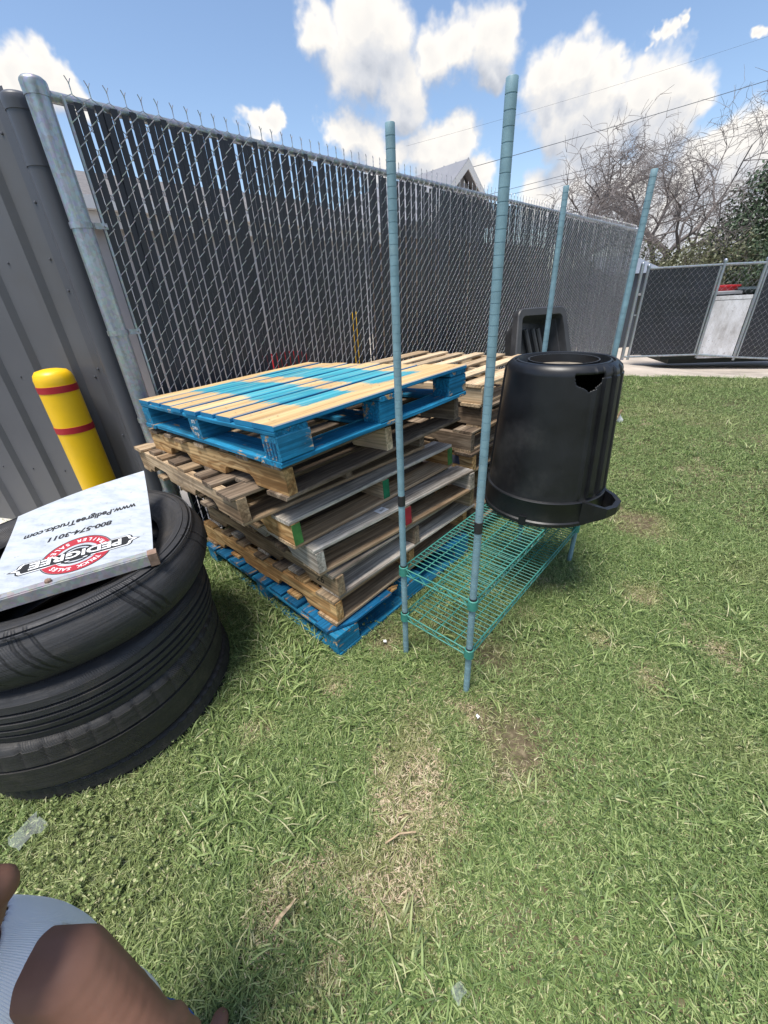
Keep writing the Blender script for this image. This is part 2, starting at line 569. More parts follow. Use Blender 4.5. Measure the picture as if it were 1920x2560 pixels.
t.set(b, 'Base Color', t.ramp(t.noise(gv, .12, 5), [(.3, (.05, .075, .03)), (.7, (.13, .13, .08))]))
t.set(b, 'Roughness', .95)
mb = MB().add([(-900, -900, -.95), (900, -900, -.95), (900, 900, -.95), (-900, 900, -.95)], [(0, 1, 2, 3)])
tag(mb.build('ground', m), kind='structure')

# ------------------------------------------------------------------ chain-link fence with privacy slats
F0 = Vector((-1.356, 2.376, 0)); FANG = R(46.84)
FD = Vector((math.cos(FANG), math.sin(FANG), 0)); FB = Vector((-FD.y, FD.x, 0))   # along / behind
FLEN = 9.75
PITCH = .0375; VP = .084
RAIL_Z = 2.325


def fence_wires(n, s0, z0, z1, r, sides, knuckle_h=.062, depth=.0055):
    mb = MB()
    for i in range(n):
        s = s0 + i * PITCH
        ph = 0.0 if i % 2 == 0 else VP / 2
        pts = []
        z = z0 - ph
        k = 0
        while z < z1 + 1e-6:
            if z >= z0 - .02:
                left = (k % 2 == 0)
                jx = .0012 * math.sin(i * 7.3 + k * 3.1)
                if left:
                    pts.append((s - .0015 + jx, depth * .9, z - .0045)); pts.append((s - .0015 + jx, -depth * .9, z + .0045))
                else:
                    pts.append((s + PITCH + .0015 + jx, -depth * .9, z - .0045)); pts.append((s + PITCH + .0015 + jx, depth * .9, z + .0045))
            z += VP / 2
            k += 1
        if i % 2 == 0:      # twist at the top on the right column
            xs = s + PITCH
        else:
            xs = s
        top = pts[-1]
        kz = z1 + .018
        pts.append((xs + .002 * (1 if i % 2 else -1), 0.004 * (1 if i % 2 else -1), kz - .012))
        pts.append((xs - .002 * (1 if i % 2 else -1), -0.004 * (1 if i % 2 else -1), kz + .012))
        pts.append((xs + .0022 * (1 if i % 2 else -1), 0.003 * (1 if i % 2 else -1), kz + .026))
        pts.append((xs + .013 * (1 if i % 2 else -1), 0.008 * (1 if i % 2 else -1), kz + .026 + knuckle_h * .28))
        mb.tube(pts, r, sides, caps=False)
    return mb


fence = thing('chain_link_fence', 'tall chain-link fence with black privacy slats running behind the pallets', 'fence', F0, (0, 0, FANG))
NW = int((FLEN - .09) / PITCH)
wm = fence_wires(NW, .088, .05, 2.335, .0021, 4).build('wire_mesh', M['wire'], fence, smooth=True)
wm['kind'] = 'stuff'
# slats, each its own part
sl = MB()
nz = 6
for k in range(nz + 1):
    z = 2.26 * k / nz
    bow = .0016 * math.sin(k * 1.7)
    for (x, y) in ((-.0152, -.0016), (0, -.0026), (.0152, -.0016), (.0152, .0016), (0, .0026), (-.0152, .0016)):
        sl.v.append((x + bow, y, z))
for k in range(nz):
    for q in range(6):
        a = k * 6 + q; b2 = k * 6 + (q + 1) % 6
        sl.f.append((a, b2, b2 + 6, a + 6))
sl.f.append((5, 4, 3, 2, 1, 0)); sl.f.append(tuple(range(nz * 6, nz * 6 + 6)))
slat_me = sl.mesh('slat', True)
slat_me.materials.append(M['slat'])
for i in range(0, NW):
    s = .088 + (i + .5) * PITCH
    o = bpy.data.objects.new('slat', slat_me)
    C.objects.link(o)
    o.parent = fence
    near = max(0.0, 1 - s / 2.2)
    dz = .022 * near + random.uniform(-.008, .008) + (.008 if i % 2 else -.008)
    if i in (37, 71, 96, 140):
        dz -= .05
    if s > 3.2:
        dz -= .012 * math.sin(s * 2.1)
    o.location = (s + random.uniform(-.0025, .0025), random.uniform(-.0006, .0006), .035 + dz)
    o.rotation_euler = (random.uniform(-.002, .002), random.uniform(-.003, .003), random.uniform(-.10, .10))
# rail, posts, fittings (behind the mesh)
mb = MB()
for a, bb in ((.0, 3.1), (3.1, 6.4), (6.4, FLEN)):
    mb.tube([(a + (.03 if a else 0), .034, RAIL_Z), (bb, .034, RAIL_Z)], .0215, 14)
    mb.tube([(bb - .03, .034, RAIL_Z), (bb + .05, .034, RAIL_Z)], .0235, 14)
mb.build('top_rail', M['galv'], fence, smooth=True)


def dome_post(r, h, cap=True, seg=24):
    mb = MB()
    prof = [(r, -.3), (r, h)]
    mb.lathe(prof, seg)
    if cap:
        c = [(r * 1.06, h - .035), (r * 1.10, h - .005), (r * 1.10, h + .012), (r * 1.04, h + .018), (r * .85, h + .026), (r * .5, h + .031), (.001, h + .033)]
        mb.lathe([(r * .9, h - .035)] + c, seg)
    return mb


dome_post(.046, 2.345).build('terminal_post', M['galv'], fence, (-.005, .02, 0), smooth=True)
for sx in (3.1, 6.4):
    dome_post(.03, 2.30, False).build('line_post', M['galv'], fence, (sx, .07, 0), smooth=True)
dome_post(.04, 2.33).build('terminal_post', M['galv'], fence, (FLEN + .03, .02, 0), smooth=True)
# tension bar and bands
MB().box(.080, .090, -.006, .012, .10, 2.33).build('tension_bar', M['galv'], fence)
for z in (1.86, 1.39, .92, .45):
    mb = MB()
    mb.lathe([(.0475, z - .0125), (.0505, z - .0125), (.0505, z + .0125), (.0475, z + .0125)], 28, closed=True)
    for i in range(len(mb.v)):
        x, y, zz = mb.v[i]
        mb.v[i] = (x - .005, y + .02, zz + .012 * (x + .05))
    mb.box(.040, .098, -.0145, -.0085, z - .0125, z + .0125)
    bnd = mb.build('tension_band', M['galv'], fence, smooth=True)
    MB().tube([(.088, -.026, z), (.088, .03, z)], .0055, 8).build('bolt', M['galv'], bnd, smooth=True)

# ------------------------------------------------------------------ ribbed steel wall at the left
WANG = R(164); W0 = Vector((-1.436, 2.476, 0))
wall = thing('metal_wall', 'grey ribbed steel panel wall at the left behind the yellow bollard', 'wall', W0, (0, 0, WANG))
WH = 2.40
# in the wall's frame x runs away from the post, -y ... the camera lies on the +y side (mirrored frame)
sgn = 1.0


def rib_panel(x0, n, pitch=.300):
    prof = []
    x = x0
    for k in range(n):
        prof += [(x, 0), (x + .195, 0), (x + .222, .030), (x + .273, .030)]
        x += pitch
    prof.append((x, 0))
    return prof, x


xcur = .165
for pn in range(3):
    prof, xe = rib_panel(xcur, 3)
    mb = MB()
    n = len(prof)
    mb.v = [(x, y, z) for z in (.02, WH) for (x, y) in prof] + [(x, y - .0012, z) for z in (.02, WH) for (x, y) in prof]
    for i in range(n - 1):
        mb.f.append((i, i + 1, n + i + 1, n + i))
        mb.f.append((2 * n + i, 3 * n + i, 3 * n + i + 1, 2 * n + i + 1))
    p = mb.build('wall_panel', M['wall'], wall)
    for zz in (.5, 1.15, 1.75, 2.25):
        for q in range(3):
            MB().lathe([(.0065, 0), (.0065, .004), (.003, .006), (.001, .006)], 8).build('screw', M['walltrim'], p, (xcur + q * .3 + .1, .0005, zz), (R(-90), 0, 0))
    xcur = xe + .0005
# corner trim: angle flashing with screws, then the painted round post
mb = MB()
mb.v = [(x, y, z) for z in (.02, WH - .03) for (x, y) in ((.205, .0325), (.150, .0325), (.143, .052), (.128, .052))]
mb.f = [(0, 1, 5, 4), (1, 2, 6, 5), (2, 3, 7, 6)]
tr = mb.build('corner_flashing', M['walltrim'], wall)
for zz in (.35, .8, 1.2, 1.6, 1.98):
    MB().lathe([(.0065, 0), (.0065, .004), (.003, .006), (.001, .006)], 8).build('screw', M['walltrim'], tr, (.185, .033, zz), (R(-90), 0, 0))
pp = dome_post(.058, 2.33, True, 28).build('round_post', M['walltrim'], wall, (.082, .02, 0), smooth=True)
MB().lathe([(.0590, 2.10), (.0612, 2.10), (.0612, 2.145), (.0590, 2.145)], 28, closed=True).build('collar', M['walltrim'], pp, smooth=True)

# ------------------------------------------------------------------ yellow bollard
bol = thing('bollard', 'yellow bollard with two red bands standing before the grey ribbed wall', 'bollard', (-1.85, 2.43, 0))
rb = .098
MB().lathe([(rb, -.2), (rb, 1.150), (rb * .998, 1.170), (rb * .93, 1.195), (rb * .78, 1.213), (rb * .4, 1.222), (.001, 1.224)], 48).build('sleeve', M['yellow'], bol, smooth=True)
for z in (1.118, .885):
    MB().lathe([(rb * .99, z - .019), (rb + .0022, z - .018), (rb + .0022, z + .018), (rb * .99, z + .019)], 48).build('red_band', M['red'], bol, smooth=True)

# ------------------------------------------------------------------ house behind the fence
hs = thing('house', 'light sided house with grey shingle roof seen through the fence slats', 'house', F0 + FB * 2.6, (0, 0, FANG))
mb = MB()
mb.box(-6, 4.6, .005, 4.0, 0, 2.3)
mb.build('siding', M['siding'], hs)
MB().box(-6.2, 4.9, -.16, -.135, 2.17, 2.36).build('fascia', M['trim'], hs)
MB().box(-6.2, 4.9, -.26, -.165, 2.30, 2.40).build('gutter', M['trim'], hs)
MB().box(-6.2, 4.9, -.13, .0, 2.20, 2.215).build('soffit', M['trim'], hs)
rf = MB().add([(-6.3, -.21, 2.405), (5.0, -.21, 2.405), (5.0, 1.9, 3.02), (-6.3, 1.9, 3.02), (5.0, 4.3, 2.405), (-6.3, 4.3, 2.405)], [(0, 1, 2, 3), (3, 2, 4, 5)]).build('roof', M['shingle'], hs)
MB().box(1.0, 1.08, -.10, -.03, .05, 2.17).build('downspout', M['trim'], hs)
MB().box(.36, .60, .35, .65, 2.5, 3.02).build('roof_vent', M['trim'], rf)
MB().box(.33, .63, .32, .68, 3.022, 3.06).build('vent_cap', M['trim'], rf)
# gabled metal roof building further along
gb = thing('gabled_building', 'gabled building with light metal roof peeking over the fence top', 'building', (2.95, 16.0, -.05), (0, 0, R(38)))
hw = 1.35
MB().add([(-hw, 0, 0), (hw, 0, 0), (hw, 0, 3.55), (0, 0, 4.72), (-hw, 0, 3.55), (-hw, 6, 0), (hw, 6, 0), (hw, 6, 3.55), (0, 6, 4.72), (-hw, 6, 3.55)],
         [(0, 1, 2, 3, 4), (9, 8, 7, 6, 5), (0, 4, 9, 5), (2, 1, 6, 7)]).build('wall', simple('grey_gable', (.30, .30, .32), .8), gb)
mb = MB()
for sg in (-1, 1):
    mb.add([(0, -.35, 4.95), (sg * 1.75, -.35, 3.40), (sg * 1.75, 6.3, 3.40), (0, 6.3, 4.95), (0, -.35, 4.88), (sg * 1.75, -.35, 3.33), (sg * 1.75, 6.3, 3.33), (0, 6.3, 4.88)],
           [(0, 1, 2, 3), (4, 7, 6, 5), (0, 4, 5, 1), (2, 6, 7, 3), (1, 5, 6, 2)])
rf = mb.build('metal_roof', M['metalroof'], gb)
for sg in (-1, 1):
    for k in range(14):
        y = -.3 + k * .5
        L = math.hypot(1.75, 1.55)
        MB().box(0, L, -.015, .015, 0, .035).build('standing_seam', M['metalroof'], rf, (0, y, 4.952), (0, math.atan2(1.55, 1.75) if sg > 0 else math.pi - math.atan2(1.55, 1.75), 0))
mb = MB()
for sg in (-1, 1):
    mb.add([(0, -.352, 4.94), (sg * 1.75, -.352, 3.39), (sg * 1.75, -.352, 3.17), (0, -.352, 4.70)], [(0, 1, 2, 3)])
    mb.add([(0, -.32, 4.94), (sg * 1.75, -.32, 3.39), (sg * 1.75, -.32, 3.17), (0, -.32, 4.70)], [(0, 1, 2, 3)])
    mb.add([(0, -.352, 4.70), (sg * 1.75, -.352, 3.17), (sg * 1.75, -.32, 3.17), (0, -.32, 4.70)], [(0, 1, 2, 3)])
mb.build('barge_board', M['trim'], gb)
pv = MB()  # pale sheet added to bounce light up onto the house siding
for (a, b_) in ((-6, .06), (9.0, .06), (9.0, 2.59), (-6, 2.59)):
    q = F0 + FD * a + FB * b_
    pv.v.append((q.x, q.y, .018))
pv.f = [(0, 1, 2, 3)]
tag(pv.build('bounce_pavement', simple('pale_bounce_pavement', (.55, .52, .48), .9, var=.1, scale=2)), kind='structure')
gw = thing('added_board_screen', 'dark board screen added behind the far half of the slats to close bright gaps', 'fence', F0 + FB * 2.6 + FD * 4.75, (0, 0, FANG))  # added boards keep sky and pale ground from shining through the far slats
for k in range(46):
    MB().box(0, .145, 0, .02, .0, 2.28 + .02 * math.sin(k * 2.1)).build('board', M['brown'], gw, (k * .15, 0, .03))
MB().box(0, 6.9, .021, .06, .5, .59).build('cross_rail', M['brown'], gw)
MB().box(0, 6.9, .021, .06, 1.6, 1.69).build('cross_rail', M['brown'], gw)
# things glimpsed through the slats
q = F0 + FD * 3.25 + FB * 1.5
bb = thing('bollard', 'yellow bollard glimpsed through the slats behind the fence', 'bollard', q)
MB().lathe([(.075, 0), (.075, 1.2), (.07, 1.25), (.04, 1.29), (.001, 1.3)], 20).build('sleeve', M['yellow'], bb, smooth=True)
q = F0 + FD * 1.85 + FB * 1.3
rc = thing('crate', 'red plastic crate glimpsed through the slats behind the blue pallet', 'crate', q, (0, 0, FANG))
mb = MB()
for (a, c_, d, e) in ((0, .38, 0, .02), (0, .38, .28, .30), (0, .02, .02, .28), (.36, .38, .02, .28)):
    mb.box(a, c_, d, e, .0, .95)
mb.box(.02, .36, .02, .28, 0, .02)
mb.build('crate_body', M['redplastic'], rc)
mb = MB()
mb.box(-.015, .395, -.015, -.001, .88, .94); mb.box(-.015, .395, .301, .315, .88, .94)
mb.build('crate_rim', M['redplastic'], rc)
q = F0 + FD * 5.6 + FB * .8
rs = thing('marker_stake', 'thin red marker stake glimpsed through the slats further along the fence', 'stake', q)
MB().tube([(0, 0, 0), (.0, 0, 1.25)], .02, 8).build('shaft', M['redplastic'], rs, smooth=True)
MB().lathe([(.02, 1.25), (.024, 1.26), (.024, 1.30), (.001, 1.315)], 10).build('cap', M['redplastic'], rs, smooth=True)

# ------------------------------------------------------------------ refuse enclosure at the end of the lawn
EANG = R(-8); EO = Vector((5.35, 9.0, 0))
enc = thing('enclosure_fence', 'low chain-link enclosure with dark slats and gate beyond the lawn', 'fence', EO, (0, 0, EANG))


def frame_post(name, pts, r=.028):
    return MB().tube(pts, r, 12).build(name, M['galv'], enc, smooth=True)


def bz(x):                      # bottom of the panels follows the falling concrete
    return .02 if x < 1.42 else .02 - .10 * min(2.6, (x - 1.42))


for (x, top) in ((-.05, 1.72), (.07, 1.68), (1.425, 1.70), (2.16, 1.69), (4.6, 1.65)):
    o = frame_post('post', [(x, 0, bz(x) - .06), (x, 0, top)], .034 if x < 0 else .026)
    MB().lathe([(.032, -.02), (.034, .0), (.03, .02), (.018, .035), (.001, .04)], 12).build('post_cap', M['galv'], o, (x, 0, top), smooth=True)
frame_post('inner_post', [(1.37, 0, bz(1.37)), (1.37, 0, 1.62)], .018)
frame_post('inner_post', [(2.215, 0, bz(2.2)), (2.215, 0, 1.60)], .018)
frame_post('rail', [(.07, .01, 1.64), (1.425, .01, 1.64)], .02)
frame_post('rail', [(1.425, 0, 1.64), (2.16, 0, 1.63)], .024)
frame_post('rail', [(2.16, .01, 1.62), (4.6, .01, 1.58)], .02)
frame_post('rail', [(.0, 0, bz(0)), (1.40, 0, bz(1.4))], .02)
frame_post('rail', [(1.40, 0, bz(1.40)), (2.2, 0, bz(2.2))], .02)
frame_post('rail', [(2.2, 0, bz(2.2)), (4.6, 0, bz(4.6))], .02)
frame_post('brace', [(.0, .03, .82), (1.40, .03, .80)], .014)


def panel(x0, x1, slats, zt=1.66):
    mb = MB()
    p2 = .055
    n = int((x1 - x0) / p2)
    for i in range(n):
        s = x0 + i * p2
        z = bz(s) + .02
        k = i % 2
        pts = []
        while z < zt + .02:
            left = (k % 2 == 0)
            pts.append((s if left else s + p2, -.006 if left else -.008, z))
            z += .062
            k += 1
        mb.tube(pts, .0013, 3, caps=False)
    o = mb.build('wire_mesh', M['wire'], enc)
    o['kind'] = 'stuff'
    if slats:
        mb = MB()
        for i in range(n):
            s = x0 + (i + .5) * p2
            mb.box(s - .0262, s + .0262, .001, .005, bz(s) + .03, zt - .015 + random.uniform(-.008, .008))
        o = mb.build('slat_panel', M['slat'], enc)
        o['kind'] = 'stuff'


panel(.10, 1.38, True)
panel(1.45, 2.14, False, 1.61)
panel(2.22, 4.6, True, 1.62)
# weathered board hung behind the mesh of the gate
m, t, b = mat('peeling_white_paint')
v, rnd = ocoord(t)
n1 = t.noise(t.vm('MULTIPLY', v, (2.2, 2.2, 1.0)), 2.2, 8, .7)
n2 = t.noise(v, 17, 6, .7)
c = t.ramp(n1, [(.30, (.32, .30, .29)), (.45, (.55, .54, .54)), (.62, (.72, .72, .74))])
c = t.mix(t.smooth(n2, .58, .68, 0, .6), c, (.15, .11, .09, 1))
t.set(b, 'Base Color', c); t.set(b, 'Roughness', .8); bump(t, b, n1, .5, .01)
M['peel'] = m
MB().box(1.455, 2.125, .012, .045, -.06, 1.02).build('gate_board', M['peel'], enc)
MB().box(1.45, 2.13, .010, .05, 1.03, 1.10).build('gate_board_rail', M['peel'], enc)
# dumpster behind it
dp = thing('dumpster', 'dark steel dumpster standing behind the enclosure gate', 'dumpster', EO + Vector((math.cos(EANG) * .95, math.sin(EANG) * .95 + .35, -.235)), (0, 0, EANG))
MB().add([(0, 0, .12), (3.4, 0, .12), (3.6, 0, 1.25), (-.1, 0, 1.25), (0, 1.6, .12), (3.4, 1.6, .12), (3.6, 1.6, 1.42), (-.1, 1.6, 1.42)],
         [(0, 1, 2, 3), (5, 4, 7, 6), (4, 0, 3, 7), (1, 5, 6, 2), (0, 4, 5, 1), (3, 2, 6, 7)]).build('body', M['dumpster'], dp)
MB().box(.25, 3.4, .15, 1.65, .0, .118).build('skid', M['dumpster'], dp)
MB().box(-.12, 1.2, -.03, 1.62, 1.40, 1.45).build('lid', simple('faded_lid', (.33, .33, .34), .7, var=.2), dp, (0, 0, -.05))
MB().box(1.25, 3.6, -.03, 1.62, 1.36, 1.42).build('lid', M['dumpster'], dp)
bn = thing('bin_liner_box', 'small red plastic box on top of the dumpster', 'box', EO + Vector((1.95, -.05 + .45, 1.12)), (0, 0, EANG))
MB().add([(0, 0, 0), (.30, 0, 0), (.30, .25, 0), (0, .25, 0), (-.03, -.02, .12), (.33, -.02, .12), (.33, .27, .12), (-.03, .27, .12)],
         [(3, 2, 1, 0), (0, 1, 5, 4), (1, 2, 6, 5), (2, 3, 7, 6), (3, 0, 4, 7), (4, 5, 6, 7)]).build('box_body', M['redplastic'], bn)
MB().box(-.05, .35, -.04, .29, .121, .15).build('box_lid', M['redplastic'], bn)
# shed roof behind the corner
sh = thing('shed', 'small dark shed roof behind the enclosure corner', 'shed', (8.3, 14.0, -.5), (0, 0, R(10)))
MB().box(-1.2, .72, 0, 2.4, 0, 2.1).build('wall', simple('shed_wall', (.05, .06, .075), .8), sh)
MB().add([(-1.3, -.1, 2.1), (.82, -.1, 2.1), (.35, 1.0, 2.62), (-1.3, 1.0, 2.62), (.82, 2.5, 2.1), (-1.3, 2.5, 2.1)], [(0, 1, 2, 3), (3, 2, 4, 5), (1, 4, 2)]).build('roof', simple('shed_roof', (.19, .21, .25), .5), sh)

# ------------------------------------------------------------------ tyres
def tyre(name, label, loc, rot, mat_, r=.5, h=.22, bead=.285, grooves=(), blocks=0, shoulder=.03, flat=1.0, marks=(), lugs=0, seed=0, crown=.006):
    root = thing(name, label, 'tyre', loc, rot, 'stacked tyres')
    hh = h / 2
    tw = hh * .74
    prof = []
    # inner bead -> top sidewall -> shoulder -> tread -> bottom sidewall -> bead -> inside
    prof += [(bead, hh * .52), (bead + .012, hh * .70), (bead + .035, hh * .80), (bead + .06, hh * .86)]
    for k in range(1, 7):
        a = k / 6
        prof.append((bead + .06 + (r - .045 - bead - .06) * a, hh * (.86 + .14 * math.sin(math.pi * a * .8))))
    prof += [(r - .022 - crown, hh * .93), (r - .008 - crown, hh * .84), (r - .002 - crown, tw)]
    zs = sorted({tw * q_ / 5 for q_ in (-4, -3, -2, -1, 0, 1, 2, 3, 4) if crown > .01} | {tw - 1e-4, -tw + 1e-4} | {z for g in grooves for z in (g - .0062, g - .0045, g + .0045, g + .0062)}, reverse=True)
    for z in zs:
        ing = any(abs(z - g) < .005 for g in grooves)
        prof.append((r - (.012 if ing else 0) - crown * (z / tw) ** 2, z))
    top_n = len(prof)
    prof += [(r - .002 - crown, -tw), (r - .008 - crown, -hh * .84), (r - .022 - crown, -hh * .93)]
    for k in range(6, 0, -1):
        a = k / 6
        prof.append((bead + .06 + (r - .045 - bead - .06) * a, -hh * (.86 + .14 * math.sin(math.pi * a * .8))))
    prof += [(bead + .035, -hh * .80), (bead + .012, -hh * .70), (bead, -hh * .52)]
    prof += [(bead + .05, -hh * .5), (r - .05, -hh * .6), (r - .03, 0), (r - .05, hh * .6), (bead + .05, hh * .5)]
    seg = 288
    rr = random.Random(seed)

    def fn(rad, z, an, j):
        wob = .006 * math.sin(2 * an + seed) + .003 * math.sin(5 * an + seed * 2)
        sag = 1 - (1 - flat) * .5 * (1 + math.cos(an - 1.0))
        out = rad
        if rad > r - .03 - crown:
            i = int(round(an / (2 * math.pi) * seed_seg)) if False else int(round(an / (2 * math.pi) * seg))
            if blocks and abs(z) > tw * .45 and rad > r - .022:
                per = seg // blocks
                if i % per == 0 and z > 0:
                    out -= .009
            if lugs and abs(z) > tw * .2:
                per = seg // lugs
                if i % per < per // 3:
                    out -= .007
            for (a0, da, dep) in marks:
                dd = (math.degrees(an) - a0 + 180) % 360 - 180
                sk = dd - z / hh * 3.0
                if abs(sk) < da and z > -.2 * hh:
                    out -= dep
        return out + wob * (rad / r), z * sag + .003 * math.sin(3 * an + seed)
    mb = MB().lathe(prof, seg, closed=True, fn=fn)
    mb.build('casing', mat_, root, smooth=True)
    # raised bead ring and moulding lines on the sidewall
    b2 = MB()
    for rk in (.62, .80):
        ra = bead + (r - bead) * rk
        zt = hh * (.86 + .14 * math.sin(math.pi * ((ra - bead - .06) / (r - .045 - bead - .06)) * .8)) + .001
        b2.lathe([(ra - .004, zt - .003), (ra - .002, zt + .0025), (ra + .002, zt + .0025), (ra + .004, zt - .003)], 96,
                 fn=lambda rad, z, an, j: (rad + (.006 * math.sin(2 * an + seed) + .003 * math.sin(5 * an + seed * 2)) * (rad / r), z * (1 - (1 - flat) * .5 * (1 + math.cos(an - 1.0))) + .003 * math.sin(3 * an + seed)))
    b2.build('sidewall_ring', mat_, root, smooth=True)
    return root


TX, TY = -1.27, 1.27
seed_seg = 192
tyre('tyre', 'flattened bottom tyre of the stack sunk into the grass', (TX + .01, TY - .01, .030), (0, 0, .3), M['rubber2'], r=.492, h=.12, lugs=72, seed=3, grooves=(-.01,))
tyre('tyre', 'worn block-tread tyre second from the bottom of the stack', (TX - .01, TY - .02, .200), (R(-1.0), R(1), 1.1), M['rubber2'], r=.508, h=.245, blocks=48, grooves=(.022,), seed=5)
tyre('tyre', 'tyre with straight rib grooves directly under the top tyre', (TX + .01, TY + .0, .415), (R(1.0), R(-1), 2.0), M['rubber'], r=.492, h=.215, bead=.33, crown=.008, grooves=(-.045, -.015, .016, .048), seed=8)
tyre('tyre', 'smooth bald truck tyre on top of the stack under the sign', (TX + .02, TY + .03, .618), (R(1.2), R(-1.2), 0), M['rubber3'], r=.518, h=.215, bead=.345, seed=11, crown=.034)

# ------------------------------------------------------------------ sign panel on the tyres
sg_ = thing('sign_panel', 'white printed flap with aluminium bar lying upside down on the tyres', 'sign', (-.815, 1.135, .765))
EU = Vector((-.875, -.485, 0)); ED = Vector((-.485, .875, 0))
SW, SH = .47, .575


def plate(u, d, up=0.0):
    k = max(0.0, d / SH)
    z = .004 + .105 * k ** 2.1 * (1.05 - .75 * u / SW) + .010 * math.sin(u / SW * 3.1) * k
    p = EU * (u - .030 * k) + ED * (d - .018 * k * k)
    return Vector((p.x, p.y, z + up))


mb = MB()
NU, ND = 24, 28
for lay in (0, -.0035):
    for j in range(ND + 1):
        for i in range(NU + 1):
            mb.v.append(plate(-.022 + (SW + .0) * i / NU, SH * j / ND, lay))
st = (NU + 1) * (ND + 1)
for j in range(ND):
    for i in range(NU):
        a = j * (NU + 1) + i
        mb.f.append((a, a + 1, a + NU + 2, a + NU + 1))
        mb.f.append((st + a, st + a + NU + 1, st + a + NU + 2, st + a + 1))
for i in range(NU):
    a = ND * (NU + 1) + i
    mb.f.append((a, a + 1, st + a + 1, st + a))
for j in range(ND):
    for a in (j * (NU + 1), j * (NU + 1) + NU):
        mb.f.append((a, a + NU + 1, st + a + NU + 1, st + a))
m, t, b = mat('white_vinyl_face')
v, rnd = ocoord(t, 1)
n1 = t.noise(t.vm('MULTIPLY', v, (9, 22, 9)), 1.5, 6, .65)
n2 = t.noise(v, 70, 4, .6)
c = t.ramp(n1, [(.3, (.33, .37, .42)), (.5, (.45, .485, .53)), (.7, (.52, .55, .59))])
c = t.mix(t.smooth(n2, .64, .70, 0, .5), c, (.22, .2, .18, 1))
t.set(b, 'Base Color', c); t.set(b, 'Roughness', .45); bump(t, b, n1, .25, .004)
mb.build('flap', m, sg_, smooth=True)
# aluminium mounting bar
mb = MB()
mb.prism([(0, .0), (.030, .0), (.030, .004), (.004, .004), (.004, -.036), (0, -.036)], 0, SW + .06)
for i in range(len(mb.v)):
    x, y, z = mb.v[i]
    p = EU * (y - .03) + ED * (x - .006)
    mb.v[i] = (p.x, p.y, z + .007)
bar = mb.build('mounting_bar', M['alu'], sg_)
m_rust = simple('rusty_bracket', (.23, .15, .11), .8, var=.4, scale=40)
mb = MB().box(-.034, -.006, -.008, .028, -.034, .012)
for i in range(len(mb.v)):
    x, y, z = mb.v[i]
    p = EU * x + ED * y
    mb.v[i] = (p.x, p.y, z)
mb.build('end_bracket', m_rust, sg_)
for u in (.27, .40):
    p = EU * u + ED * .012
    MB().lathe([(.010, .0), (.010, .007), (.007, .010), (.001, .010)], 6).build('bolt', m_rust, bar, (p.x, p.y, .011), smooth=True)


def text_mesh(txt, size=1.0, shear=0.0, bold=.0, space=1.0):
    """triangulated glyphs of the built-in font, centred on x, baseline y = 0"""
    cu = bpy.data.curves.new('lettering', 'FONT')
    cu.body = txt; cu.size = size; cu.shear = shear; cu.offset = bold; cu.space_character = space
    cu.align_x = 'CENTER'; cu.resolution_u = 3
    ob = bpy.data.objects.new('lettering', cu)
    C.objects.link(ob)
    dg = bpy.context.evaluated_depsgraph_get()
    me = bpy.data.meshes.new_from_object(ob.evaluated_get(dg))
    vs = [tuple(v.co) for v in me.vertices]; fs = [tuple(p.vertices) for p in me.polygons]
    bpy.data.objects.remove(ob); bpy.data.curves.remove(cu); bpy.data.meshes.remove(me)
    return vs, fs


def fit_text(txt, width, height, **kw):
    vs, fs = text_mesh(txt, 1.0, **kw)
    if not vs:
        return vs, fs
    x0 = min(p[0] for p in vs); x1 = max(p[0] for p in vs); y0 = 0; y1 = max(p[1] for p in vs)
    return [((p[0] - (x0 + x1) / 2) * width / (x1 - x0), p[1] * height / y1, 0) for p in vs], fs


def sign_part(name, vs, fs, mt, lift, cu_=.212, dc=.150):
    """sign plane: x to the reader's right (along EU), y up (towards the bar)"""
    mb = MB()
    mb.v = [plate(cu_ + x, dc - y, lift) for x, y, _ in vs]
    mb.f = [tuple(f) for f in fs]
    return mb.build(name, mt, sg_)


def ring(r0, r1, n=64, sx=1.0):
    vs = []; fs = []
    for i in range(n):
        a = 2 * math.pi * i / n
        vs += [(r0 * math.cos(a) * sx, r0 * math.sin(a), 0), (r1 * math.cos(a) * sx, r1 * math.sin(a), 0)]
    for i in range(n):
        k = (i + 1) % n
        fs.append((2 * i, 2 * i + 1, 2 * k + 1, 2 * k))
    return vs, fs


def banner(w, h, tip):
    """banner with pointed bracket-shaped ends"""
    hw, hh = w / 2, h / 2
    right = [(hw, -hh), (hw + tip * .25, -hh * .75), (hw + tip * .35, -hh * .3), (hw + tip, 0), (hw + tip * .35, hh * .3), (hw + tip * .25, hh * .75), (hw, hh)]
    left = [(-x, -y) for x, y in right]
    pts = right + left
    n = len(pts)
    vs = [(0, 0, 0)] + [(x, y, 0) for x, y in pts]
    # extra row of points so that the shape follows the curved sheet
    fs = [(0, 1 + i, 1 + (i + 1) % n) for i in range(n)]
    return vs, fs


RO = .106
sign_part('logo_ring', *ring(RO - .003, RO), M['ink'], .0006)
sign_part('logo_ring', *ring(.064, RO - .004), M['redink'], .0006)
sign_part('logo_ring', *ring(.044, .052), M['ink'], .0006)
sign_part('logo_disc', *ring(.001, .036), M['ink'], .0006)
for nm, w, h, tip, mt, lf in (('banner', .318, .070, .036, M['ink'], .0010), ('banner', .312, .0635, .031, M['whiteink'], .0013), ('banner', .300, .0545, .022, M['ink'], .0016)):
    sign_part(nm, *banner(w, h, tip), mt, lf)
vs, fs = fit_text('PEDIGREE', .270, .038, bold=.035)
sign_part('lettering', [(x, y - .019, 0) for x, y, z in vs], fs, M['whiteink'], .0021)


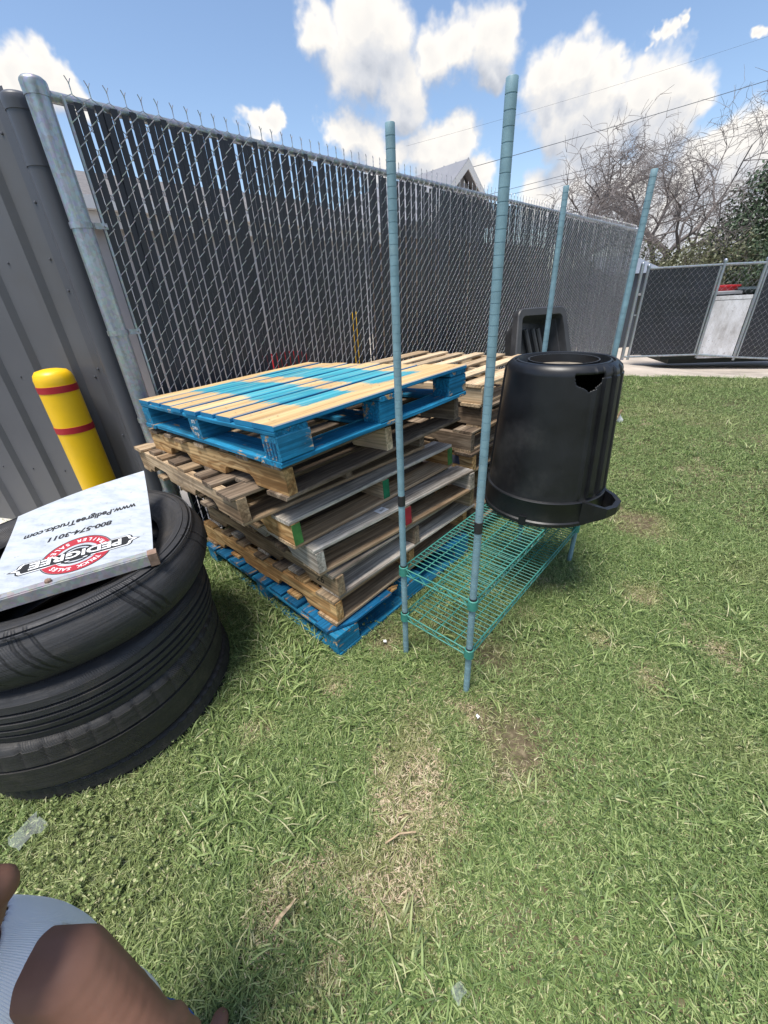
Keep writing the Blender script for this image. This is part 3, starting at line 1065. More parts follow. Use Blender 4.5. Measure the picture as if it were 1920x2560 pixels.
def arc_text(txt, rad, size, top):
    step = R(10.2) if top else R(12.0)
    n = len(txt)
    V = []; F = []
    for k, ch in enumerate(txt):
        if ch == ' ':
            continue
        vs, fs = text_mesh(ch, size, bold=.0006)
        a = (k - (n - 1) / 2) * step
        o = len(V)
        for x, y, z in vs:
            if top:
                an = math.pi / 2 - a
                rr = rad + y - size * .35
                V.append((rr * math.cos(an) + x * math.sin(an), rr * math.sin(an) - x * math.cos(an), 0))
            else:
                an = -math.pi / 2 + a
                rr = rad - y + size * .35
                V.append((rr * math.cos(an) - x * math.sin(an), rr * math.sin(an) + x * math.cos(an), 0))
        F += [tuple(i + o for i in f) for f in fs]
    return V, F


sign_part('lettering', *arc_text('TRUCK SALES', .083, .023, True), M['whiteink'], .0009)
sign_part('lettering', *arc_text('TRAILER SALES', .083, .023, False), M['whiteink'], .0009)
vs, fs = fit_text('800-574-3011', .205, .027, bold=.035, shear=.18)
sign_part('lettering', vs, fs, M['ink'], .0008, dc=.312)
vs, fs = fit_text('www.PedigreeTrucks.com', .372, .030, bold=.032, shear=.18)
sign_part('lettering', vs, fs, M['ink'], .0008, dc=.385)

# ------------------------------------------------------------------ pallets
PA, PB = 1.12, 1.30            # deck length (right) and stringer length (left)
prnd = random.Random(21)


def board_mesh(L, Wd, T, jit=.004, broken=0.0):
    """a sawn board along x, chamfered edges, slightly uneven"""
    mb = MB()
    ch = min(.0035, T * .2)
    st = [0, .33, .68, 1.0]
    sec = []
    for k, s in enumerate(st):
        x = (s - .5) * L + (prnd.uniform(-jit, jit) * 2 if k in (0, 3) else 0)
        w0 = -Wd / 2 + prnd.uniform(-jit, jit) * .6; w1 = Wd / 2 + prnd.uniform(-jit, jit) * .6
        dz = prnd.uniform(-.0028, .0028) if T < .03 else prnd.uniform(-.001, .001)
        if broken and k == 0:
            w0 += broken
        for (y, z) in ((w0 + ch, -T / 2), (w1 - ch, -T / 2), (w1, -T / 2 + ch), (w1, T / 2 - ch), (w1 - ch, T / 2), (w0 + ch, T / 2), (w0, T / 2 - ch), (w0, -T / 2 + ch)):
            mb.v.append((x, y, z + dz))
    for k in range(3):
        for q in range(8):
            a = k * 8 + q; b2 = k * 8 + (q + 1) % 8
            mb.f.append((a, b2, b2 + 8, a + 8))
    mb.f.append((7, 6, 5, 4, 3, 2, 1, 0)); mb.f.append(tuple(range(24, 32)))
    return mb


def board(name, parent, L, Wd, T, mt, c, along='x', jit=.004, tilt=0.0, broken=0.0):
    o = board_mesh(L, Wd, T, jit, broken).build(name, mt, parent, c, (0, 0, (0 if along == 'x' else R(90)) + prnd.uniform(-.006, .006)))
    return o


def stringer(parent, x, b_, h, th, mt, ztop, notch=True):
    n0 = .17 * b_; nl = .20 * b_; nd = h * .40
    P = [(-b_ / 2, 0), (-b_ / 2, -h)]

    def nt_(s):
        return [(s, -h), (s + .012, -h + nd * .6), (s + .035, -h + nd), (s + nl - .035, -h + nd), (s + nl - .012, -h + nd * .6), (s + nl, -h)]
    if notch:
        P += nt_(-b_ / 2 + n0) + nt_(b_ / 2 - n0 - nl)
    P += [(b_ / 2, -h), (b_ / 2, 0)]
    mb = MB().prism([(px + prnd.uniform(-.002, .002), pz) for px, pz in P], -th / 2, th / 2)
    return mb.build('stringer', mt, parent, (x, b_ / 2, ztop), (0, 0, R(90)))


def stringer_pallet(label, pos, rot, deck, strg, bottom, a=PA, b_=PB, h=.100, group='stacked pallets', nd=7, ends=None, skip=(), front=None, endth=.040):
    root = thing('pallet', label, 'pallet', pos, rot, group)
    tb = .0175
    for k, x in enumerate((endth / 2 + .006, a / 2, a - endth / 2 - .006)):
        o = stringer(root, x, b_, h, endth, strg[k % len(strg)], -tb)
        if ends and ends[k]:
            # paint on the sawn end that faces the shelf
            MB().box(-endth / 2 - .001, endth / 2 + .001, -.0022, 0, -h + .002, -.002).build('painted_end', ends[k], root, (x, -.0003, -tb))
    # deck boards along x
    ws = [.135 if k in (0, nd - 1) else prnd.choice((.088, .092, .10)) for k in range(nd)]
    gap = (b_ - sum(ws)) / (nd - 1)
    y = 0
    for k in range(nd):
        if k not in skip:
            mt = front if (front and k == 0) else deck[prnd.randrange(len(deck))]
            board('deck_board', root, a + prnd.uniform(-.03, .008), ws[k] * prnd.uniform(.9, 1.0), tb, mt, (a / 2 + prnd.uniform(-.008, .008), y + ws[k] / 2 + (prnd.uniform(-.014, .014) if 0 < k < nd - 1 else 0), -tb / 2), tilt=1)
        y += ws[k] + gap
    nb = 5
    for k in range(nb):
        wb = .135 if k in (0, nb - 1) else .095
        yy = (b_ - wb) * k / (nb - 1) + wb / 2
        if k in (1, 3):
            yy += .0
        board('bottom_board', root, a + prnd.uniform(-.01, .006), wb, tb, bottom[prnd.randrange(len(bottom))], (a / 2, yy, -tb - h - tb / 2))
    return root


def block_pallet(label, pos, rot, dmat, bmat, a=PA, b_=PB, group='stacked pallets', sunk=False):
    root = thing('pallet', label, 'pallet', pos, rot, group)
    td = .019
    ws = [.10, .098, .098, .098, .098, .10, .10, .104, .104] if False else [.138, .130, .112, .108, .114, .108, .114, .112, .126]
    nd = len(ws)
    gaps = [.003] + [(b_ - sum(ws) - .003) / (nd - 2)] * (nd - 2)
    y = 0
    for k in range(nd):
        if sunk and k == 0:
            board('deck_board', root, .40, ws[k], td, dmat, (.20, y + ws[k] / 2, -td / 2), jit=.008, broken=.05)
            board('deck_board', root, .30, ws[k], td, dmat, (a - .15, y + ws[k] / 2, -td / 2), jit=.008, broken=.06)
            for q in range(5):
                sp_ = MB().add([(0, 0, 0), (.05 + .02 * (q % 3), .006, .002), (.02, .016, 0), (0, 0, -.012), (.05 + .02 * (q % 3), .006, -.008), (.02, .016, -.012)], [(0, 1, 2), (5, 4, 3), (0, 3, 4, 1), (1, 4, 5, 2), (2, 5, 3, 0)])
                sp_.build('splinter', M['pine'], root, (.385, .012 + q * .021, -.004), (0, 0, random.uniform(-.3, .3)))
        else:
            board('deck_board', root, a + prnd.uniform(-.006, .004), ws[k], td, dmat, (a / 2, y + ws[k] / 2, -td / 2), jit=.003)
        y += ws[k] + (gaps[k] if k < nd - 1 else 0)
    for x in (.07, a / 2, a - .07):
        board('stringer_board', root, b_ - .004, .138, td, bmat, (x, b_ / 2, -td * 1.5 - .0005), 'y')
    bh = .086
    for i, x in enumerate((.072, a / 2, a - .072)):
        for j, yy in enumerate((.052, b_ / 2, b_ - .052)):
            mb = board_mesh(.138, .100, bh, .0006)
            mb.build('block', bmat, root, (x, yy, -td * 2 - bh / 2 - .001))
    zb = -td * 2.5 - bh - .002
    for x in (.07, a / 2, a - .07):
        board('bottom_board', root, b_ - .29, .136, td, bmat, (x, b_ / 2, zb), 'y')
    for yy in (.070, b_ - .070):
        board('bottom_board', root, a - .002, .140, td, bmat, (a / 2, yy, zb))
    return root


def blue_deck_material(root):
    m, t, b = mat('blue_deck_with_bare_wear')
    tc = t.n('ShaderNodeTexCoord', object=root)
    tl, rnd = ocoord(t)
    sep = t.n('ShaderNodeSeparateXYZ', {0: tc.outputs['Object']})
    jn = t.m('MULTIPLY_ADD', t.noise(t.vm('MULTIPLY', tl, (5, 40, 40)), 2.0, 5, .65), .16, -.08)
    X = t.m('ADD', t.m('ADD', sep.outputs[0], jn), t.m('MULTIPLY_ADD', rnd, .06, -.03)); Y = t.m('ADD', sep.outputs[1], t.m('MULTIPLY', jn, .6)); Z = sep.outputs[2]

    def band(v, lo, hi, e=.012):
        return t.m('MULTIPLY', t.smooth(v, lo - e, lo + e), t.smooth(v, hi + e, hi - e))
    pan = t.m('MULTIPLY', t.m('MAXIMUM', band(X, .245, .515), band(X, .655, .945)), band(Y, .128, 1.20))
    geo = t.n('ShaderNodeNewGeometry')
    nz = t.n('ShaderNodeSeparateXYZ', {0: geo.outputs['Normal']}).outputs[2]
    top = t.m('MULTIPLY', t.smooth(nz, .6, .9), t.smooth(Z, -.0065, -.0035))
    s1 = t.vm('MULTIPLY', tl, (1.2, 16, 16)); s2 = t.vm('MULTIPLY', tl, (2.2, 100, 100))
    n1 = t.noise(s1, 1, 6, .6); n2 = t.noise(s2, 1, 4, .6)
    bare = t.ramp(n1, [(.3, (.40, .25, .11)), (.5, (.60, .41, .20)), (.72, (.71, .53, .29))])
    fine = t.smooth(n2, .34, .60, .80, 1.05)
    fc = t.n('ShaderNodeCombineColor', {0: fine, 1: fine, 2: fine}).outputs[0]
    bare = t.mix(1.0, bare, fc, 'MULTIPLY')
    sc = t.smooth(t.noise(t.vm('MULTIPLY', tl, (9, 40, 40)), 1.3, 3), .68, .74, 0, .65)
    bare = t.mix(sc, bare, (.13, .08, .045, 1))
    deckblue = t.ramp(n1, [(.3, (.020, .19, .26)), (.55, (.055, .35, .43)), (.75, (.15, .47, .52))])
    deckblue = t.mix(1.0, deckblue, fc, 'MULTIPLY')
    scr = t.smooth(t.noise(t.vm('MULTIPLY', tl, (2.0, 30, 30)), 1.6, 5, .7), .52, .70, 0, .75)
    deckblue = t.mix(scr, deckblue, (.40, .38, .26, 1))
    side = t.ramp(t.noise(tl, 7, 5), [(.3, (.006, .135, .29)), (.7, (.012, .215, .41))])
    chip = t.smooth(t.noise(t.vm('MULTIPLY', tl, (5, 14, 14)), 2.6, 5, .7), .70, .74)
    side = t.mix(chip, side, (.52, .36, .19, 1))
    face = t.mix(pan, bare, deckblue)
    c = t.mix(top, side, face)
    t.set(b, 'Base Color', c); t.set(b, 'Roughness', .75); t.set(b, 'Specular IOR Level', .3)
    bump(t, b, n2, .4, .0015)
    return m


def prot(rx, ry, rz):
    return (R(rx), R(ry), R(rz))


# front stack, bottom to top (positions are the near top corner of each pallet)
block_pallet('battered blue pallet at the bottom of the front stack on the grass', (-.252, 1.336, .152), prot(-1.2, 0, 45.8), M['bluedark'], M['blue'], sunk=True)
stringer_pallet('yellow pine pallet just above the bottom blue pallet', (-.250, 1.388, .300), prot(-1.9, 0, 46.3), [M['pine'], M['brown'], M['tan']], [M['pine']], [M['tan'], M['pine']], h=.104)
stringer_pallet('silver grey pallet marked 26 third from the bottom', (-.230, 1.398, .440), prot(-2.5, -.5, 45.2), [M['grey'], M['brown']], [M['tan'], M['brown'], M['tan']], [M['white'], M['grey']], h=.100, front=M['grey'])
p4 = stringer_pallet('whitish weathered pallet with a red painted stringer end', (-.302, 1.386, .582), prot(-2.6, -.5, 41.3), [M['brown'], M['grey']], [M['white'], M['tan'], M['white']], [M['brown'], M['tan']], h=.098, ends=[None, M['redpaint'], None], front=M['grey'])
stringer_pallet('pallet with green painted stringer ends in the middle of the front stack', (-.385, 1.400, .722), prot(-2.8, -.5, 44.6), [M['grey'], M['brown'], M['tan']], [M['pine'], M['tan'], M['pine']], [M['pale'], M['brown'], M['tan']], h=.100, ends=[M['greenpaint'], M['greenpaint2'], M['greenpaint']], front=M['white'], skip=(2,))
stringer_pallet('brown pallet pushed out to the left towards the tyres', (-.568, 1.372, .862), prot(-3.6, -.6, 43.4), [M['brown'], M['tan']], [M['tan'], M['brown'], M['brown']], [M['tan'], M['brown']], h=.102, nd=8)
stringer_pallet('golden pine pallet right under the top blue pallet', (-.352, 1.306, 1.002), prot(-3.9, -1.2, 46.2), [M['brown'], M['tan'], M['brown']], [M['pine'], M['pale'], M['brown']], [M['brown'], M['pine']], h=.102)
top = block_pallet('bright blue pallet with bare worn deck on top of the front stack', (-.340, 1.262, 1.156), prot(-3.4, -1.3, 45.6), M['blue'], M['blue'])
bd = blue_deck_material(top)
for ch in top.children:
    if ch.name.startswith('deck_board'):
        ch.data.materials.clear(); ch.data.materials.append(bd)


nm = MB()
yy_ = 0
for k, w_ in enumerate([.138, .130, .112, .108, .114, .108, .114, .112, .126]):
    for x_ in (.05, .09, PA / 2 - .02, PA / 2 + .03, PA - .09, PA - .05):
        px_, py_ = x_ + prnd.uniform(-.012, .012), yy_ + w_ * prnd.choice((.28, .7)) + prnd.uniform(-.01, .01)
        nm.add([(px_ + .004 * math.cos(a_ * 1.047), py_ + .0028 * math.sin(a_ * 1.047), .0034) for a_ in range(6)], [(0, 1, 2, 3, 4, 5)])
    yy_ += w_ + (.003 if k == 0 else (PB - 1.062 - .003) / 7)
nm.build('nail_heads', simple('rusty_nail', (.10, .065, .045), .7), top)


def scribble(name, parent, pts, r, mt):
    return MB().tube(pts, r, 4).build(name, mt, parent)


# white stencil on the middle block and burned stamp on the corner block of the top pallet (left face, x = 0)
for txt, zz, w in (('073', -.058, .034), ('COMSA', -.086, .052), ('03 26', -.112, .044)):
    vs, fs = fit_text(txt, w, .014, bold=.01)
    mb = MB(); mb.v = [(.0012, PB / 2 - x, zz + y) for x, y, z in vs]; mb.f = fs
    mb.build('stencil', M['whiteink'], top)
mb = MB()
for k in range(4):
    y0 = .020 + k * .020
    for (a0, a1, z0, z1) in ((y0, y0 + .0016, -.112, -.062), (y0, y0 + .012, -.113, -.1115), (y0, y0 + .012, -.0625, -.061)):
        mb.box(.0006, .0022, a0, a1, z0, z1)
    for q in range(4):
        mb.box(.0006, .0022, y0 + .004, y0 + .010, -.106 + q * .011, -.1045 + q * .011)
mb.build('burned_stamp', simple('burnt_blue', (.004, .06, .16), .8), top)
p3 = [o for o in bpy.data.objects if o.get('label', '').startswith('silver grey pallet')][0]
for txt, yy in (('26', .13),):
    vs, fs = fit_text(txt, .060, .045, shear=.25)
    mb = MB(); mb.v = [(.0050, yy - x, -.095 + y) for x, y, z in vs]; mb.f = fs
    mb.build('handwriting', M['ink'], p3)
# paper label on the whitish pallet
mb = MB().add([(-.03, -.022, 0), (.03, -.026, .0006), (.03, .022, 0), (-.03, .024, .0012)], [(0, 1, 2, 3)])
lb = mb.build('paper_label', M['paper'], p4, (.43, .052, .0018), (0, 0, .1))
vs, fs = fit_text('6105.', .036, .014, bold=.01, shear=-.2)
mb = MB(); mb.v = [(-x, -y + .004, .0012) for x, y, z in vs]; mb.f = fs
mb.build('label_writing', M['ink'], lb)
mb = MB().add([(0, -.02, 0), (0, .05, 0), (0, .05, -.03), (0, -.02, -.03)], [(0, 1, 2, 3)])
mb.build('paper_label', M['paper'], p4, (.0050, .38, -.03))

# second stack further back, between the front stack and the fence corner
g2 = 'pallets of the rear stack'
rear = [
    ('dark grey pallet at the bottom of the rear stack', .129, M['brown'], [M['brown']], 0, None),
    ('brown pallet second from the bottom of the rear stack', .258, M['tan'], [M['brown']], .6, None),
    ('weathered pallet third from the bottom of the rear stack', .386, M['grey'], [M['tan']], -.8, None),
    ('tan pallet in the middle of the rear stack', .512, M['brown'], [M['tan']], 1.2, None),
    ('pallet with a blue-grey smudge on its stringer in the rear stack', .640, M['tan'], [M['pine']], -1.0, None),
    ('dark pallet third from the top of the rear stack', .768, M['brown'], [M['brown']], .8, M['greenpaint2']),
    ('weathered pallet second from the top of the rear stack', .896, M['brown'], [M['brown']], -.5, None),
    ('pale new pine pallet on top of the rear stack', 1.024, M['pale'], [M['pale']], .5, None),
]
for k, (lab, z, dk, stg, dr, en) in enumerate(rear):
    jx = .05 * math.sin(k * 2.3); jy = .04 * math.cos(k * 1.9)
    if k == 7:
        jx, jy = .02, .03
    if k == 4:
        jx, jy = -.03, -.05
    stringer_pallet(lab, (.575 + jx, 2.285 + jy, z), prot(-1.0, -.5, 46.5 + dr), [dk, M['brown']] if k < 7 else [dk], stg, [M['tan'] if k < 7 else M['pale']], group=g2, ends=[None, en, en], a=1.12, h=.092)
sm = [o for o in bpy.data.objects if 'smudge' in o.get('label', '')][0]
MB().add([(-.0004, .10, -.03), (-.0004, .24, -.028), (-.0004, .25, -.08), (-.0004, .09, -.085)], [(0, 1, 2, 3)]).build('paint_smudge', simple('blue_grey_paint', (.10, .11, .16), .8, var=.3, scale=20), sm, (.0045, 0, 0))

# ------------------------------------------------------------------ wire shelving
SL, SWD = 1.197, .330
SANG = math.atan2(.872, .82)
shelf = thing('shelving_unit', 'green wire shelving unit with four tall pale blue posts on the lawn', 'shelf', (.309, 1.121, 0), (0, 0, SANG))
PH = 1.885
pm = MB()
prof = [(.0115, 0), (.0127, .004)]
z = .030
while z < PH - .02:
    prof += [(.0127, z - .0011), (.01185, z - .0008), (.01185, z + .0008), (.0127, z + .0011)]
    z += .0254
prof += [(.0127, PH - .001), (.0120, PH)]
pm.lathe(prof, 20, cap0=True, cap1=True)
post_me = pm.mesh('post', True)
post_me.materials.append(M['teal'])
posts = []
for (x, y) in ((0, 0), (0, SWD), (SL, 0), (SL, SWD)):
    o = link('post', post_me, M['teal'], shelf, (x, y, 0), (random.uniform(-.003, .003), random.uniform(-.003, .003), random.uniform(0, 6)))
    posts.append(o)
    MB().lathe([(.0124, .800), (.0142, .801), (.0142, .843), (.0124, .844)], 18).build('tape_band', M['tape'], o, smooth=True)
for zz in (.685, .680):
    pass


def shelf_level(z):
    s = MB()
    i0, i1, j0, j1 = .018, SL - .018, .018, SWD - .018
    # outer frame: two rails with a zigzag truss between them
    for zz in (0, -.030):
        s.tube([(i0, -.004, zz), (i1, -.004, zz)], .0032, 6); s.tube([(i0, SWD + .004, zz), (i1, SWD + .004, zz)], .0032, 6)
        s.tube([(-.004, j0, zz), (-.004, j1, zz)], .0032, 6); s.tube([(SL + .004, j0, zz), (SL + .004, j1, zz)], .0032, 6)
    for y in (-.004, SWD + .004):
        n = 34
        s.tube([(i0 + (i1 - i0) * k / n, y, -.002 if k % 2 else -.028) for k in range(n + 1)], .0022, 5)
    for x in (-.004, SL + .004):
        n = 9
        s.tube([(x, j0 + (j1 - j0) * k / n, -.002 if k % 2 else -.028) for k in range(n + 1)], .0022, 5)
    o = s.build('wire_shelf', M['green'], shelf, (0, 0, z), smooth=True)
    for y in (SWD * .22, SWD * .5, SWD * .78):
        MB().tube([(i0 - .02, y, -.0055), (i1 + .02, y, -.0055)], .0026, 6).build('long_wire', M['green'], o, smooth=True)
    cw = MB().tube([(0, -.004, 0), (0, SWD + .004, 0)], .0023, 6).mesh('cross_wire', True)
    n = 46
    for k in range(1, n):
        link('cross_wire', cw, M['green'], o, (i0 + (i1 - i0) * k / n, 0, .0012))
    for (x, y) in ((0, 0), (0, SWD), (SL, 0), (SL, SWD)):
        MB().lathe([(.0136, -.036), (.0205, -.034), (.0188, .006), (.0136, .008)], 16, closed=True).build('corner_collar', M['green'], o, (x, y, 0), smooth=True)
        MB().lathe([(.0130, .008), (.0146, .008), (.0146, .016), (.0130, .016)], 16, closed=True).build('sleeve_clip', M['tape'], o, (x, y, 0), smooth=True)
    return o


shelf_level(.505)
shelf_level(.250)

# ------------------------------------------------------------------ upside-down rubbish bin
BX, BY, BZ = .825, 1.845, .516
can = thing('rubbish_bin', 'black round rubbish bin turned upside down on the green shelf', 'bin', (BX, BY, BZ))


def can_r(z):
    return .283 - .038 * (z - .125) / .56


prof = [(.292, 0), (.302, .006), (.303, .022), (.296, .028), (.294, .118), (.297, .124), (.294, .128), (.2845, .130)]
zz = .15
while zz < .672:
    prof.append((can_r(zz), zz)); zz += (.02 if zz < .575 else .0045)
prof += [(.2445, .676), (.240, .687), (.233, .699), (.222, .706), (.216, .704), (.213, .696), (.207, .696), (.204, .704), (.196, .706), (.192, .690), (.186, .676), (.160, .672), (.155, .676), (.155, .704), (.149, .704), (.147, .665), (.10, .660), (.001, .658)]
SEG = 400


def canf(r, z, an, j):
    d = (math.degrees(an) + 180) % 360 - 180          # direction round the bin
    out = r
    if .15 <= z <= .69 and r > .19:
        for c0 in (-52, 128):
            dd = (d - c0 + 180) % 360 - 180
            if abs(dd) < 30:
                k = math.cos(math.radians(dd * 24)) 
                out += (.012 if k > 0.1 else -.002) * min(1, (30 - abs(dd)) / 3) * (1 if z < .66 else .6)
    return out, z


prof = [(r * .95 if r > .01 else r, z) for r, z in prof]
mb = MB().lathe(prof, SEG, fn=canf)
# broken hole under the rim of the upturned base
hole = [(-101, .675), (-100, .652), (-98, .636), (-93, .628), (-90, .622), (-85, .606), (-78, .624), (-72, .640), (-71, .676)]


def inhole(d, z):
    n = len(hole); c_ = False
    j = n - 1
    for i in range(n):
        xi, yi = hole[i]; xj, yj = hole[j]
        if (yi > z) != (yj > z) and d < (xj - xi) * (z - yi) / (yj - yi) + xi:
            c_ = not c_
        j = i
    return c_


keep = []
for f in mb.f:
    cx = sum(mb.v[i][0] for i in f) / 4; cy = sum(mb.v[i][1] for i in f) / 4; cz = sum(mb.v[i][2] for i in f) / 4
    d = math.degrees(math.atan2(cy, cx))
    if math.hypot(cx, cy) > .20 and inhole(d, cz):
        continue
    keep.append(f)
mb.f = keep
body = mb.build('body', M['blackplastic'], can, smooth=True)
md = body.modifiers.new('thickness', 'SOLIDIFY'); md.thickness = .004; md.offset = -1
MB().lathe([(.001, .6685), (.138, .6685)], 48).build('base_dirt', simple('dried_mud', (.20, .17, .13), .9, var=.5, scale=18), can, smooth=True)
for sgn_, a0 in ((1, -54), (-1, 126)):
    h = MB()
    A = R(a0)
    pts = []
    for (du, dr) in ((-.105, .278), (-.090, .330), (-.062, .372), (0, .385), (.062, .372), (.090, .330), (.105, .278)):
        dr -= .016
        pts.append((dr * math.cos(A) - du * math.sin(A), dr * math.sin(A) + du * math.cos(A)))
    inner = []
    for (du, dr) in ((-.088, .278), (-.072, .322), (-.052, .352), (0, .362), (.052, .352), (.072, .322), (.088, .278)):
        dr -= .016
        inner.append((dr * math.cos(A) - du * math.sin(A), dr * math.sin(A) + du * math.cos(A)))
    n = len(pts)
    zt = [.128, .122, .112, .108, .112, .122, .128]; zb = [.006, .040, .066, .072, .066, .040, .006]
    for k in range(n):
        h.v += [(*pts[k], zb[k]), (*pts[k], zt[k]), (*inner[k], zt[k]), (*inner[k], zb[k] + .01)]
    for k in range(n - 1):
        for q in range(4):
            a = k * 4 + q; b2 = k * 4 + (q + 1) % 4
            h.f.append((a, b2, b2 + 4, a + 4))
    h.f.append((0, 1, 2, 3)); h.f.append((n * 4 - 1, n * 4 - 2, n * 4 - 3, n * 4 - 4))
    h.build('handle', M['blackplastic'], can)
mb = MB().box(-.016, .016, -.006, .006, .0, .045)
mb.build('rim_tab', M['blackplastic'], can, (.285 * math.cos(R(-128)), .285 * math.sin(R(-128)), .0), (0, 0, R(-38)))

# ------------------------------------------------------------------ black tub leaning by the fence behind the bin
tub = thing('plastic_tub', 'charcoal plastic hopper tub leaning behind the upturned bin by the fence', 'tub', (1.84, 4.40, .0), (R(-14), R(1), R(26)))


def rrect(hx, hy, r, n=5):
    P = []
    for (cx, cy, a0) in ((hx - r, hy - r, 0), (-hx + r, hy - r, 90), (-hx + r, -hy + r, 180), (hx - r, -hy + r, 270)):
        for k in range(n + 1):
            a = R(a0 + 90 * k / n)
            P.append((cx + r * math.cos(a), cy + r * math.sin(a)))
    return P


# stands on its short end, opening (local -y) towards the lawn
rows = [(.375, .65, .07, -.02), (.375, .65, .07, -.09), (.365, .64, .065, -.10), (.310, .58, .05, -.095), (.302, .57, .05, -.075), (.29, .555, .05, -.01), (.27, .53, .05, .03)]
mb = MB()
for (hx, hz, r_, y) in rows:
    mb.v += [(x, y, z + .655) for x, z in rrect(hx, hz, r_)]
n = 24
for k in range(len(rows) - 1):
    for q in range(n):
        a = k * n + q; b2 = k * n + (q + 1) % n
        mb.f.append((a, b2, b2 + n, a + n))
mb.f.append(tuple(range((len(rows) - 1) * n, len(rows) * n)))
o0 = len(mb.v)
for (hx, hz, r_, y) in ((.335, .65, .07, -.02), (.285, .60, .06, -.01), (.22, .52, .08, .24), (.17, .42, .08, .285)):
    mb.v += [(x, y, z + .655) for x, z in rrect(hx, hz, r_)]
mb.v = [(x * (.88 + .62 * (1.31 - z) / 1.31), y + (.16 * max(0, x) / .3 if (120 <= i < 168) else 0), z) for i, (x, y, z) in enumerate(mb.v)]
for k in range(3):
    for q in range(n):
        a = o0 + k * n + q; b2 = o0 + k * n + (q + 1) % n
        mb.f.append((b2, a, a + n, b2 + n))
mb.f.append(tuple(range(o0 + 4 * n - 1, o0 + 3 * n - 1, -1)))
mb.build('tub_body', M['greyplastic'], tub, smooth=True)
for k, x in enumerate((-.05, .05, .12)):
    MB().tube([(x - .10, .012, 1.12), (x - .02, .03, .85), (x + .08, .06, .45)], .026, 8).build('rib', M['greyplastic'], tub, smooth=True)
MB().lathe([(.001, -.02), (.10, -.02), (.11, 0), (.11, .03), (.001, .03)], 20).build('wheel', M['rubber'], tub, (.33, .08, .62), (0, R(90), 0), smooth=True)

# ------------------------------------------------------------------ trees, shrubs and overhead cables
def bare_tree(label, base, height, seed, spread=1.0, lean=(0, 0)):
    rr = random.Random(seed)
    root = thing('bare_tree', label, 'tree', base, group='leafless trees beyond the fence')
    trunk = MB(); twigs = MB()

    def grow(p, d, L, r, lev):
        nseg = 4 if lev < 3 else 3
        pts = [p]; rad = [r]
        q = p.copy(); dd = d.copy()
        for k in range(nseg):
            dd = (dd + Vector((rr.gauss(0, .16), rr.gauss(0, .16), rr.gauss(0, .10) + (.05 if lev < 3 else -.06)))).normalized()
            q = q + dd * (L / nseg)
            pts.append(q.copy()); rad.append(r * (1 - .42 * (k + 1) / nseg))
        (trunk if lev < 2 else twigs).tube(pts, rad, 6 if lev < 2 else 3, caps=False)
        if lev >= 6:
            return
        nchild = (4, 4, 4, 4, 4, 3)[lev]
        for k in range(nchild):
            i = rr.choice((2, 3, 4)) if nseg == 4 else rr.choice((1, 2, 3))
            i = min(i, nseg)
            if k == 0:
                i = nseg
            az_ = rr.uniform(0, 6.283)
            tilt = rr.uniform(.45, 1.0)
            side = dd.orthogonal().normalized()
            side.rotate(Matrix.Rotation(az_, 3, dd))
            nd = (dd * math.cos(tilt) + side * math.sin(tilt) * spread)
            nd.normalize()
            grow(pts[i], nd, L * rr.uniform(.58, .80), max(.0075, rad[i] * rr.uniform(.62, .85)), lev + 1)
    grow(Vector((0, 0, -.6)), Vector((lean[0], lean[1], 1)).normalized(), height * .34, height * .030, 0)
    trunk.build('trunk', M['bark'], root, smooth=True)
    tw = twigs.build('crown', M['bark'], root)
    return root


bare_tree('leafless tree with tangled twigs rising behind the far end of the fence', (10.2, 22.0, -.5), 10.8, 5, 1.2)
bare_tree('second leafless tree leaning right beside the evergreen', (13.9, 22.5, -.5), 10.6, 14, 1.2, (.1, 0))


def leaf_mat(name, c0, c1, c2):
    m, t, b = mat(name)
    geo = t.n('ShaderNodeNewGeometry')
    n1 = t.noise(geo.outputs['Position'], 2.5, 3)
    c = t.ramp(geo.outputs['Random Per Island'], [(0, c0), (.5, c1), (1, c2)])
    t.set(b, 'Base Color', c); t.set(b, 'Roughness', .5)
    t.set(b, 'Subsurface Weight', .0)
    return m


M['evergreen'] = leaf_mat('evergreen_leaf', (.018, .038, .018), (.045, .080, .036), (.12, .165, .095))
M['shrub'] = leaf_mat('shrub_leaf', (.06, .065, .03), (.115, .125, .06), (.19, .185, .11))


